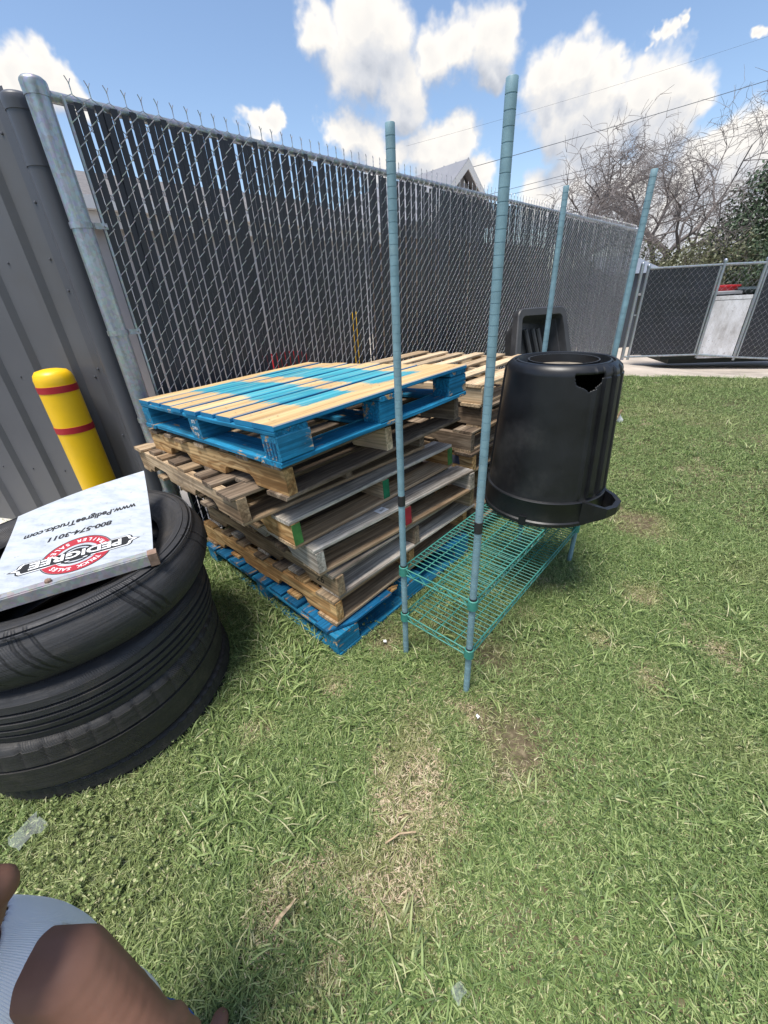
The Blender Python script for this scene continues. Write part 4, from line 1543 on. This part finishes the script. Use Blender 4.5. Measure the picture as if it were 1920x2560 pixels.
def leafy(name, label, base, blobs, n, size, mt, trunk_h, seed, twig=0, group=None, cat='tree'):
    rr = np.random.default_rng(seed)
    root = thing(name, label, cat, base, group=group)
    tb = MB()
    for (bx, by, bz_, r0) in blobs:
        tb.tube([(0, 0, -.6), (bx * .3, by * .3, trunk_h * .5), (bx * .8, by * .8, bz_ * .8), (bx, by, bz_ + r0 * .3)], [.14, .10, .05, .02], 6, caps=False)
    for k in range(twig):
        bx, by, bz_, r0 = blobs[rr.integers(len(blobs))]
        d = rr.normal(size=3); d /= np.linalg.norm(d)
        p0 = np.array([bx, by, bz_]) + d * r0 * .4
        p1 = np.array([bx, by, bz_]) + d * r0 * 1.05 + np.array([0, 0, -.15])
        tb.tube([tuple(p0), tuple((p0 + p1) / 2 + rr.normal(size=3) * .08), tuple(p1)], [.012, .009, .005], 3, caps=False)
    tb.build('trunk', M['bark'], root, smooth=True)
    V = np.zeros((n * 4, 3)); 
    per = n // len(blobs)
    idx = 0
    for bi, (bx, by, bz_, r0) in enumerate(blobs):
        m_ = per if bi < len(blobs) - 1 else n - per * (len(blobs) - 1)
        # leaves gather in clumps near the surface of each mass
        nc = max(6, m_ // 26)
        cd_ = rr.normal(size=(nc, 3)); cd_ /= np.linalg.norm(cd_, axis=1)[:, None]
        cr = r0 * (.45 + .6 * rr.random(nc) ** .6)
        cc = np.array([bx, by, bz_]) + cd_ * cr[:, None] * np.array([1, 1, .85])
        pick = rr.integers(nc, size=m_)
        pos = cc[pick] + rr.normal(size=(m_, 3)) * r0 * .13
        a = rr.normal(size=(m_, 3)); a /= np.linalg.norm(a, axis=1)[:, None]
        bvec = np.cross(a, rr.normal(size=(m_, 3))); bvec /= np.linalg.norm(bvec, axis=1)[:, None]
        s = size * (.6 + .8 * rr.random(m_))[:, None]
        V[idx * 4:(idx + m_) * 4:4] = pos - a * s
        V[idx * 4 + 1:(idx + m_) * 4:4] = pos + bvec * s * .42
        V[idx * 4 + 2:(idx + m_) * 4:4] = pos + a * s
        V[idx * 4 + 3:(idx + m_) * 4:4] = pos - bvec * s * .42
        idx += m_
    me = bpy.data.meshes.new('crown')
    F = np.arange(n * 4).reshape(n, 4)
    me.from_pydata(V.tolist(), [], F.tolist())
    link('crown', me, mt, root)
    return root


leafy('evergreen_tree', 'dense dark evergreen tree at the right edge beyond the enclosure', (16.6, 19.5, -.5),
      [(0, 0, 4.2, 1.7), (-1.3, -.2, 2.9, 1.4), (1.5, 0, 3.6, 1.9), (-.6, -.4, 1.6, 1.4), (.9, -.6, 1.6, 1.5), (.3, 0, 5.1, 1.1), (2.8, 0, 4.6, 1.7)], 26000, .085, M['evergreen'], 2.6, 3, 60)
leafy('shrub', 'olive green brush behind the enclosure under the bare trees', (12.6, 18.2, -.5),
      [(0, 0, 2.0, 1.2), (1.3, .2, 2.5, 1.2), (-1.2, 0, 1.9, .9), (.5, -.3, 1.2, .9)], 9000, .06, M['shrub'], 1.2, 8, 260, 'brush behind the enclosure', 'shrub')
leafy('shrub', 'sparse brush at the foot of the first bare tree', (10.2, 18.8, -.5),
      [(0, 0, 1.9, .9), (1.0, .1, 2.3, .9), (-.7, .1, 1.6, .7)], 4200, .055, M['shrub'], 1.0, 9, 220, 'brush behind the enclosure', 'shrub')
leafy('shrub', 'dark brush right of the enclosure gate before the evergreen', (15.2, 17.6, -.5),
      [(0, 0, 1.9, 1.2), (1.2, 0, 2.1, 1.3), (-.8, .2, 2.2, 1.0), (2.6, 0, 2.2, 1.3)], 9000, .06, M['evergreen'], 1.0, 10, 160, 'brush behind the enclosure', 'shrub')


def cable(label, p0, p1, sag, r=.011):
    a = Vector(p0); b2 = Vector(p1)
    e = (b2 - a)
    pts = []
    for k in range(-10, 41):
        s = k / 20
        q = a + e * s
        q.z -= sag * 4 * (s + .5) * (2.0 - s) / 6.25 - sag * 4 * (.5 * 2.0) / 6.25
        pts.append(q)
    o = MB().tube(pts, r, 5).build('overhead_cable', M['cable'], smooth=True)
    return tag(o, label, 'cable', 'overhead power cables')


Y = 24.0
def wp(px, py, y=Y):
    d = look(px, py)
    k = y / d.y
    return (d.x * k, y, CAM_H + d.z * k)


cable('upper overhead cable crossing the sky to the right', wp(1180, 418), wp(1920, 195), .25, .012)
cable('middle overhead cable passing over the bare trees', wp(1270, 474), wp(1920, 292), .25, .0095)
cable('lower overhead cable passing over the bare trees', wp(1270, 488), wp(1920, 312), .25, .0095)
cable('faint highest overhead cable against the right hand clouds', wp(1300, 285), wp(1920, 85), .25, .0035)

# ------------------------------------------------------------------ small things on the grass
fl = thing('marker_flag', 'white plastic marker flag on a leaning wooden stake in the lawn', 'flag', (2.80, 4.62, 0), (R(4), R(22), R(20)))
MB().tube([(0, 0, -.05), (0, 0, .17)], .013, 7).build('stake', M['tan'], fl, smooth=True)
mb = MB()
for k in range(4):
    for q in range(4):
        mb.v.append((.012 + .03 * k, .012 * math.sin(k * 1.4 + q * .4), .135 - .035 * q - .020 * k + .004 * k * q))
for k in range(3):
    for q in range(3):
        a = k * 4 + q
        mb.f.append((a, a + 1, a + 5, a + 4))
mb.build('flag_cloth', M['paper'], fl, smooth=True)


def crumple(name, label, loc, s, mt, seed, cat='litter', flat=.35):
    rr = random.Random(seed)
    mb = MB()
    n = 5
    for j in range(n):
        for i in range(n):
            mb.v.append(((i / (n - 1) - .5) * s + rr.uniform(-.1, .1) * s, (j / (n - 1) - .5) * s * .8 + rr.uniform(-.1, .1) * s, rr.uniform(0, flat) * s))
    for j in range(n - 1):
        for i in range(n - 1):
            a = j * n + i
            mb.f.append((a, a + 1, a + n + 1, a + n))
    return tag(mb.build(name, mt, None, loc, (0, 0, rr.uniform(0, 6))), label, cat)


m, t, b = mat('clear_plastic_film')
t.set(b, 'Base Color', (.75, .8, .84, 1)); t.set(b, 'Roughness', .25); t.set(b, 'Alpha', .14)
M['film'] = m
crumple('plastic_wrapper', 'clear plastic wrapper lying in the grass by the tyres', (-1.215, .665, .035), .085, M['film'], 4, 'litter', .15)
crumple('paper_scrap', 'white paper scrap in the dry patch in front of the shelf', (.325, .985, .028), .015, M['paper'], 5)
crumple('paper_scrap', 'white paper scrap beside the foot of the nearest pallet corner', (-.03, 1.40, .025), .017, M['paper'], 7)
mb = MB()
for k in range(7):
    w = .006 * math.sin(math.pi * (k + .4) / 7.4)
    mb.v += [(-w, k * .014, .045 + .010 * math.sin(k * .9)), (w, k * .014, .049 + .008 * math.sin(k * .8))]
for k in range(6):
    mb.f.append((2 * k, 2 * k + 1, 2 * k + 3, 2 * k + 2))
tag(mb.build('dry_leaf', M['pale'], None, (-.36, .40, 0), (0, 0, R(-38)), smooth=True), 'slender tan dry leaf in the grass near the bottom edge', 'leaf')
crumple('plastic_scrap', 'pale blue plastic scrap in the grass at the bottom edge', (.115, .275, .05), .03, M['film'], 9)
o = MB().tube([(-.05, 0, .03), (0, .006, .038), (.05, -.004, .03)], .0032, 5).build('twig', M['pale'], None, (-.005, .60, 0), (0, 0, .3))
tag(o, 'pale dry twig lying on the bare patch', 'twig')

# ------------------------------------------------------------------ grass
def clump(nbl, rad, lmin, lmax, wmin, wmax, flat, seed, mt):
    rr = np.random.default_rng(seed)
    V = []; F = []
    for k in range(nbl):
        a = rr.uniform(0, 2 * np.pi); d = rad * math.sqrt(rr.random())
        p = np.array([d * math.cos(a), d * math.sin(a), -.008])
        az_ = rr.uniform(0, 2 * np.pi)
        L = rr.uniform(lmin, lmax); w = rr.uniform(wmin, wmax)
        el = R(rr.uniform(28, 80)) * (1 - flat) + R(rr.uniform(4, 20)) * flat
        curl = R(rr.uniform(16, 58))
        h = np.array([math.cos(az_), math.sin(az_), 0]); s = np.array([-h[1], h[0], 0]) * w / 2
        tw = rr.uniform(-.8, .8)
        o = len(V)
        q = p.copy()
        ns = 4
        for i in range(ns):
            wid = (.75, 1.0, .8, 0)[i]
            sv = s * math.cos(tw * i / 3) + np.array([0, 0, 1]) * np.linalg.norm(s) * math.sin(tw * i / 3)
            if i < 3:
                V.append(q - sv * wid); V.append(q + sv * wid)
            else:
                V.append(q)
            e = el - curl * i
            q = q + (h * math.cos(e) + np.array([0, 0, math.sin(e)])) * L / 3
            q[2] = max(q[2], .004)
        F += [(o, o + 1, o + 3, o + 2), (o + 2, o + 3, o + 5, o + 4), (o + 4, o + 5, o + 6)]
    me = bpy.data.meshes.new('grass_tuft')
    me.from_pydata([tuple(v) for v in V], [], F)
    me.materials.append(mt)
    me.shade_smooth()
    return me


def grass_mat(name, dry):
    m, t, b = mat(name)
    geo = t.n('ShaderNodeNewGeometry')
    pos = geo.outputs['Position']
    att = t.n('ShaderNodeAttribute', attribute_type='INSTANCER', attribute_name='dry')
    isl = geo.outputs['Random Per Island']
    big = t.noise(pos, .9, 3, .5)
    if dry:
        c = t.ramp(isl, [(0, (.36, .27, .17)), (.4, (.60, .48, .32)), (.8, (.72, .60, .43)), (1, (.20, .23, .09))])
    else:
        g1 = t.ramp(isl, [(0, (.050, .086, .026)), (.3, (.130, .196, .060)), (.7, (.240, .335, .112)), (.92, (.42, .48, .21)), (1, (.66, .58, .39))])
        g2 = t.ramp(isl, [(0, (.090, .105, .038)), (.35, (.225, .245, .092)), (.75, (.39, .405, .18)), (1, (.66, .58, .40))])
        c = t.mix(t.m('MAXIMUM', t.smooth(att.outputs['Fac'], .15, .75), t.smooth(big, .5, .72, 0, .5)), g1, g2)
    t.set(b, 'Base Color', c)
    t.set(b, 'Roughness', .48)
    t.set(b, 'Specular IOR Level', .35)
    tr = t.n('ShaderNodeBsdfTranslucent', {'Color': c})
    mx = t.n('ShaderNodeMixShader', {0: .22, 1: b.outputs[0], 2: tr.outputs[0]})
    out = [n for n in m.node_tree.nodes if n.type == 'OUTPUT_MATERIAL'][0]
    t.set(out, 'Surface', mx.outputs[0])
    return m


M['grass'] = grass_mat('grass_blade', False)
M['straw'] = grass_mat('dry_grass_blade', True)
gcol = bpy.data.collections.new('grass_tufts')
variants = []
for k in range(5):
    variants.append(clump(46, .050, .026, .066, .0016, .0031, 0, 100 + k, M['grass']))
for k in range(2):
    variants.append(clump(30, .055, .035, .075, .0016, .0034, .9, 200 + k, M['straw']))
for k in range(2):
    variants.append(clump(18, .045, .06, .115, .0032, .0058, .1, 300 + k, M['grass']))   # coarse weed tufts
cl = MB()
rr_ = random.Random(5)
for k in range(16):
    x, y = rr_.uniform(-.05, .05), rr_.uniform(-.05, .05); h_ = rr_.uniform(.02, .040); r_ = rr_.uniform(.0028, .0048)
    cl.tube([(x, y, 0), (x * 1.1, y * 1.1, h_)], .0008, 3, caps=False)
    for q in range(3):
        a = q * 2.094 + k
        cx, cy = x * 1.1 + r_ * .9 * math.cos(a), y * 1.1 + r_ * .9 * math.sin(a)
        cl.add([(x * 1.1, y * 1.1, h_)] + [(cx + r_ * math.cos(a + p_), cy + r_ * math.sin(a + p_), h_ + .003 * math.cos(p_ * 2)) for p_ in (-2.2, -1.2, -.4, .4, 1.2, 2.2)], [(0, 1, 2, 3, 4, 5, 6)])
clm = cl.mesh('clover')
clm.materials.append(M['grass'])
variants.append(clm)
tuft_objs = []
for k, me in enumerate(variants):
    o = bpy.data.objects.new('grass_tuft_%02d' % k, me)
    gcol.objects.link(o)
    tuft_objs.append(o)

dry_spots = [(-.02, .52, .16), (.05, .80, .16), (.43, .83, .15), (-.13, .51, .09), (-.27, 1.19, .07), (-.36, .49, .10), (.47, 1.30, .10), (1.79, 2.37, .22), (1.37, 1.65, .12), (.0, .66, .12), (-.24, .56, .07), (.40, .95, .14),
             (.08, .95, .10), (1.1, 1.1, .10), (.30, 1.02, .09), (-.02, 1.42, .10), (2.3, 1.5, .12), (1.0, 1.35, .08), (-.20, .32, .09), (-.35, .27, .05), (.16, .62, .08), (-.55, 1.0, .06), (1.5, 1.25, .1)]
rects = [(Vector((-.25, 1.34)), R(45.8), PA, PB), (Vector((.60, 2.30)), R(46.5), PA, PB)]


def blocked(x, y):
    for c0, an, a, b_ in rects:
        dx, dy = x - c0.x, y - c0.y
        u = dx * math.cos(an) + dy * math.sin(an); v = -dx * math.sin(an) + dy * math.cos(an)
        if .05 < u < a - .05 and .04 < v < b_ - .05:
            return True
    if (x - TX) ** 2 + (y - TY) ** 2 < .49 ** 2:
        return True
    return False


P = []; A = []


def scatter(x0, x1, y0, y1, step, scale, skip=lambda x, y: False):
    nx = int((x1 - x0) / step); ny = int((y1 - y0) / step)
    for j in range(ny):
        for i in range(nx):
            x = x0 + (i + rng.random()) * step; y = y0 + (j + rng.random()) * step
            if skip(x, y) or y > edge_y(x) + .02 or blocked(x, y):
                continue
            # only the lawn side of the fence and the wall
            s = (x - F0.x) * FB.x + (y - F0.y) * FB.y
            if s > -.02 and x > -1.5:
                continue
            if x <= -1.45 and y > 2.45 - (x + 1.45) * .28:
                continue
            dr = 0.0
            jx = x + .05 * mnoise.noise(Vector((x * 9, y * 9, 1))); jy = y + .05 * mnoise.noise(Vector((x * 9, y * 9, 5)))
            for (cx, cy, r) in dry_spots:
                d = math.hypot(jx - cx, jy - cy) / r
                dr = max(dr, 1.30 - d)
            nz_ = mnoise.noise(Vector((x * 1.7, y * 1.7, 3.3))) * .5 + mnoise.noise(Vector((x * 5.0, y * 5.0, 9.3))) * .45
            dr = max(dr, nz_ * 1.1 - .05)
            dr = min(1.0, max(0.0, dr))
            u = rng.random()
            if u < dr * .7:
                vr = 5 + int(rng.integers(2))
                if rng.random() < .30:
                    continue
            elif rng.random() < .035 + (.10 if (x + .55) ** 2 + (y - .68) ** 2 < .16 ** 2 else 0) + (.25 if .62 < math.hypot(x - TX, y - TY) < .9 and y > 1.15 and x > TX else 0):
                vr = 7 + int(rng.integers(2))
            elif rng.random() < (.10 if (x < -.75 and y < 1.2) else .006):
                vr = 9
            else:
                vr = int(rng.integers(5))
            P.append((x, y, 0.0)); A.append((vr, rng.uniform(0, 6.283), scale * rng.uniform(.72, 1.22) * (1 - .25 * dr), dr))


near = lambda x, y: False
scatter(-2.1, 2.4, -.7, 2.6, .027, 1.0)
scatter(-4.5, 4.6, -1.8, 5.2, .060, 1.25, lambda x, y: -2.1 < x < 2.4 and -.7 < y < 2.6)
scatter(2.0, 9.0, 1.0, 8.2, .075, 1.35, lambda x, y: x < 4.6 and y < 5.2)
scatter(.5, 2.0, 5.2, 8.2, .10, 1.4)
gme = bpy.data.meshes.new('grass')
gme.from_pydata(P, [], [])
A = np.array(A)
for nm, ty, col_ in (('pick', 'INT', 0), ('spin', 'FLOAT', 1), ('size', 'FLOAT', 2), ('dry', 'FLOAT', 3)):
    at = gme.attributes.new(nm, ty, 'POINT')
    at.data.foreach_set('value', A[:, col_].astype(np.int32 if ty == 'INT' else np.float32))
gob = bpy.data.objects.new('grass', gme)
C.objects.link(gob)
tag(gob, 'short green lawn grass with dry straw patches', 'grass', kind='stuff')
ng = bpy.data.node_groups.new('grass_scatter', 'GeometryNodeTree')
ng.interface.new_socket('Geometry', in_out='INPUT', socket_type='NodeSocketGeometry')
ng.interface.new_socket('Geometry', in_out='OUTPUT', socket_type='NodeSocketGeometry')
T = NT(ng)
gi = ng.nodes.new('NodeGroupInput'); go = ng.nodes.new('NodeGroupOutput')


def named(nm, ty):
    nd = ng.nodes.new('GeometryNodeInputNamedAttribute'); nd.data_type = ty
    nd.inputs[0].default_value = nm
    return nd.outputs[0]


ci = T.n('GeometryNodeCollectionInfo')
ci.inputs['Collection'].default_value = gcol
ci.inputs['Separate Children'].default_value = True
ci.inputs['Reset Children'].default_value = True
rot = T.n('ShaderNodeCombineXYZ', {2: named('spin', 'FLOAT')})
ip = T.n('GeometryNodeInstanceOnPoints', {'Points': gi.outputs[0], 'Instance': ci.outputs[0], 'Instance Index': named('pick', 'INT'), 'Rotation': rot.outputs[0], 'Scale': named('size', 'FLOAT')})
ip.inputs['Pick Instance'].default_value = True
ng.links.new(ip.outputs[0], go.inputs[0])
gm = gob.modifiers.new('scatter', 'NODES')
gm.node_group = ng

# ------------------------------------------------------------------ the person at the lower left
def sphere(mb, c, r, n=12, m_=8):
    rx, ry, rz = r if isinstance(r, tuple) else (r, r, r)
    vs = [(c[0], c[1], c[2] - rz)]; fs = []
    for j in range(1, m_):
        ph = math.pi * j / m_ - math.pi / 2
        for i in range(n):
            a = 2 * math.pi * i / n
            vs.append((c[0] + rx * math.cos(ph) * math.cos(a), c[1] + ry * math.cos(ph) * math.sin(a), c[2] + rz * math.sin(ph)))
    vs.append((c[0], c[1], c[2] + rz))
    for i in range(n):
        fs.append((0, 1 + (i + 1) % n, 1 + i))
        fs.append((len(vs) - 1, len(vs) - 1 - n + i, len(vs) - 1 - n + (i + 1) % n))
    for j in range(m_ - 2):
        for i in range(n):
            a = 1 + j * n + i; b2 = 1 + j * n + (i + 1) % n
            fs.append((a, b2, b2 + n, a + n))
    mb.add(vs, fs)


def limb(mb, pts):
    """chain of (point, radius)"""
    for (p0, r0), (p1, r1) in zip(pts[:-1], pts[1:]):
        p0 = Vector(p0); p1 = Vector(p1)
        n = max(2, int((p1 - p0).length / (min(r0, r1) * .35)))
        for k in range(n + 1):
            s = k / n
            sphere(mb, p0.lerp(p1, s), r0 + (r1 - r0) * s, 10, 6)


def remeshed(mb, name, voxel, smooth=8):
    me = mb.mesh(name)
    ob = bpy.data.objects.new(name, me)
    C.objects.link(ob)
    m1 = ob.modifiers.new('v', 'REMESH'); m1.mode = 'VOXEL'; m1.voxel_size = voxel
    m2 = ob.modifiers.new('s', 'SMOOTH'); m2.factor = .5; m2.iterations = smooth
    dg = bpy.context.evaluated_depsgraph_get()
    out = bpy.data.meshes.new_from_object(ob.evaluated_get(dg))
    bpy.data.objects.remove(ob)
    out.name = name
    out.shade_smooth()
    return out


person = thing('person', 'person in a white ribbed tank top seen from above at the lower left corner', 'person', (-.53, .165, 0))
m, t, b = mat('brown_skin')
v, rnd = ocoord(t, 1)
sk = t.ramp(t.noise(v, 9, 5), [(.3, (.185, .088, .058)), (.7, (.265, .135, .092))])
t.set(b, 'Base Color', sk); t.set(b, 'Roughness', .62); t.set(b, 'Specular IOR Level', .3)
t.set(b, 'Subsurface Weight', .12); t.set(b, 'Subsurface Radius', (.012, .005, .003))
bump(t, b, t.noise(v, 320, 3), .06, .0006)
M['skin'] = m
bd_ = MB()
# trunk, neck, head (facing +y)
for z, hx, hy in ((.46, .098, .075), (.50, .096, .074), (.54, .090, .070), (.58, .088, .068), (.62, .090, .070), (.66, .095, .073), (.70, .100, .075), (.74, .102, .075), (.78, .100, .070), (.815, .085, .060)):
    sphere(bd_, (0, 0, z), (hx, hy, .045), 20, 10)
limb(bd_, [((-.075, 0, .825), .040), ((0, 0, .845), .045), ((.075, 0, .825), .040)])
limb(bd_, [((0, .0, .83), .042), ((.020, -.010, .92), .036)])
HC = Vector((.036, -.030, .995))
sphere(bd_, HC, (.072, .088, .088), 24, 16)
sphere(bd_, HC + Vector((0, .035, -.035)), (.056, .056, .062), 20, 12)
sphere(bd_, HC + Vector((0, .092, -.022)), (.013, .018, .014), 10, 8)
sphere(bd_, HC + Vector((0, .078, -.062)), (.024, .014, .010), 10, 8)
for sx in (-1, 1):
    sphere(bd_, HC + Vector((sx * .073, -.004, -.012)), (.010, .020, .030), 10, 8)
    sphere(bd_, HC + Vector((sx * .045, .062, -.028)), (.022, .022, .022), 10, 8)
# arms: the near one bent, forearm forward; the far one hanging
def hand(base, dirv_, side, up, curl):
    dirv_ = dirv_.normalized(); side = side.normalized(); up = up.normalized()
    pc = base + dirv_ * .030
    for k in range(-2, 3):
        limb(bd_, [(base + side * .006 * k, .013), (base + dirv_ * .052 + side * .0105 * k, .0105)])
    for k, ln in ((-1.5, .046), (-.5, .053), (.5, .050), (1.5, .038)):
        p0 = base + dirv_ * .055 + side * .0125 * k
        p1 = p0 + (dirv_ * math.cos(curl) - up * math.sin(curl)) * ln * .45
        p2 = p1 + (dirv_ * math.cos(curl * 2.2) - up * math.sin(curl * 2.2)) * ln * .33
        p3 = p2 + (dirv_ * math.cos(curl * 3.0) - up * math.sin(curl * 3.0)) * ln * .24
        limb(bd_, [(p0, .0072), (p1, .0068), (p2, .0062), (p3, .0054)])
    t0 = base + dirv_ * .012 - side * .020
    t1 = t0 + (dirv_ * .6 - side * .8) * .024
    limb(bd_, [(t0, .0100), (t1, .0080), (t1 + (dirv_ * .9 - side * .3) * .022, .0064)])


S1 = Vector((.118, 0, .812)); E1_ = Vector((.196, -.036, .695)); W1 = Vector((.208, -.020, .676))
limb(bd_, [((.085, 0, .818), .044), (S1, .046), (S1 + (E1_ - S1) * .35, .043), (S1 + (E1_ - S1) * .7, .039), (E1_, .034)])
limb(bd_, [(E1_, .034), (E1_.lerp(W1, .4), .030), (W1, .023)])
hand(W1, Vector((-.1, .10, -1)), Vector((1, 0, -.1)), Vector((0, .9, .45)), .45)
S2 = Vector((-.118, 0, .812)); E2_ = Vector((-.150, -.020, .650)); W2 = Vector((-.155, .03, .515))
limb(bd_, [((-.085, 0, .818), .044), (S2, .046), (S2.lerp(E2_, .7), .035), (E2_, .030), (E2_.lerp(W2, .4), .030), (W2, .021)])
hand(W2, Vector((0, .25, -1)), Vector((0, -1, -.25)), Vector((1, 0, 0)), .35)
# legs and feet
for sx in (-1, 1):
    limb(bd_, [((sx * .055, 0, .44), .060), ((sx * .062, .005, .36), .056), ((sx * .065, .01, .25), .043), ((sx * .066, -.008, .16), .040), ((sx * .066, -.012, .06), .027)])
    limb(bd_, [((sx * .066, -.020, .032), .030), ((sx * .070, .04, .028), .028), ((sx * .074, .095, .022), .021)])
link('body', remeshed(bd_, 'body', .0052, 7), M['skin'], person)
# eyes, hair
hm = MB()
for sx in (-1, 1):
    sphere(hm, HC + Vector((sx * .030, .083, .004)), .0085, 12, 8)
hm.build('eyes', simple('eye', (.6, .58, .55), .25, var=.4, scale=60), person, smooth=True)
hr = MB()
sphere(hr, HC + Vector((0, -.012, .018)), (.077, .088, .084), 32, 20)
hr.f = [f for f in hr.f if (sum(hr.v[i][1] for i in f) / len(f) - HC.y) < .030 + .9 * (sum(hr.v[i][2] for i in f) / len(f) - HC.z - .02) and sum(hr.v[i][2] for i in f) / len(f) > HC.z - .035]
hr.build('hair', simple('black_hair', (.012, .010, .010), .8, var=.4, scale=90, bmp=.8), person, smooth=True)
# tank top
m, t, b = mat('white_ribbed_cotton')
tc = t.n('ShaderNodeTexCoord')
sp = t.n('ShaderNodeSeparateXYZ', {0: tc.outputs['Object']})
ang = t.m('ARCTAN2', sp.outputs[0], sp.outputs[1])
rib = t.m('SINE', t.m('MULTIPLY', ang, 230.0))
t.set(b, 'Base Color', t.ramp(t.noise(tc.outputs['Object'], 14, 4), [(.3, (.84, .83, .86)), (.7, (.90, .89, .91))]))
t.set(b, 'Roughness', .9); t.set(b, 'Sheen Weight', .2)
bump(t, b, t.m('ADD', rib, t.m('MULTIPLY', t.noise(tc.outputs['Object'], 22, 3), 2.5)), .5, .0012)
M['cotton'] = m
tk = MB()
ringz = [(.440, .110, .088), (.48, .108, .086), (.54, .103, .083), (.60, .101, .081), (.66, .105, .084), (.70, .109, .086), (.74, .111, .086), (.77, .110, .083), (.79, .108, .079), (.81, .105, .074), (.828, .100, .069), (.844, .094, .064), (.858, .086, .058), (.870, .076, .051), (.880, .064, .043), (.888, .050, .034)]
rz2 = []
for (a_, b_) in zip(ringz[:-1], ringz[1:]):
    for k in range(3):
        s = k / 3
        rz2.append(tuple(a_[i] + (b_[i] - a_[i]) * s for i in range(3)))
rz2.append(ringz[-1])
NA = 96
for (z, hx, hy) in rz2:
    for i in range(NA):
        a = 2 * math.pi * i / NA
        wr = 1 + .012 * math.sin(a * 5 + z * 30) * (1 if z < .74 else 0)
        tk.v.append((hx * math.cos(a) * wr, hy * math.sin(a) * wr, z))
for j in range(len(rz2) - 1):
    for i in range(NA):
        f = (j * NA + i, j * NA + (i + 1) % NA, (j + 1) * NA + (i + 1) % NA, (j + 1) * NA + i)
        c = [sum(tk.v[q][k] for q in f) / 4 for k in range(3)]
        arm = ((abs(c[0]) - .120) / .050) ** 2 + (c[1] / .057) ** 2 + ((c[2] - .798) / .072) ** 2
        if arm < 1:
            continue
        neck = (c[0] / .050) ** 2 + ((c[1] - .02) / .060) ** 2 + ((c[2] - .905) / .060) ** 2
        if neck < 1 or c[2] > .884:
            continue
        tk.f.append(f)
o = tk.build('tank_top', M['cotton'], person, smooth=True)
md = o.modifiers.new('smooth', 'SMOOTH'); md.factor = .5; md.iterations = 3
md = o.modifiers.new('thick', 'SOLIDIFY'); md.thickness = .0035; md.offset = 1
# shorts
so = MB()
for sx in (-1, 1):
    limb(so, [((sx * .045, 0, .42), .066), ((sx * .058, .005, .35), .066), ((sx * .064, .008, .28), .065)])
sphere(so, (0, 0, .44), (.104, .086, .050), 24, 12)
link('shorts', remeshed(so, 'shorts', .006, 6), M['cloth'], person)
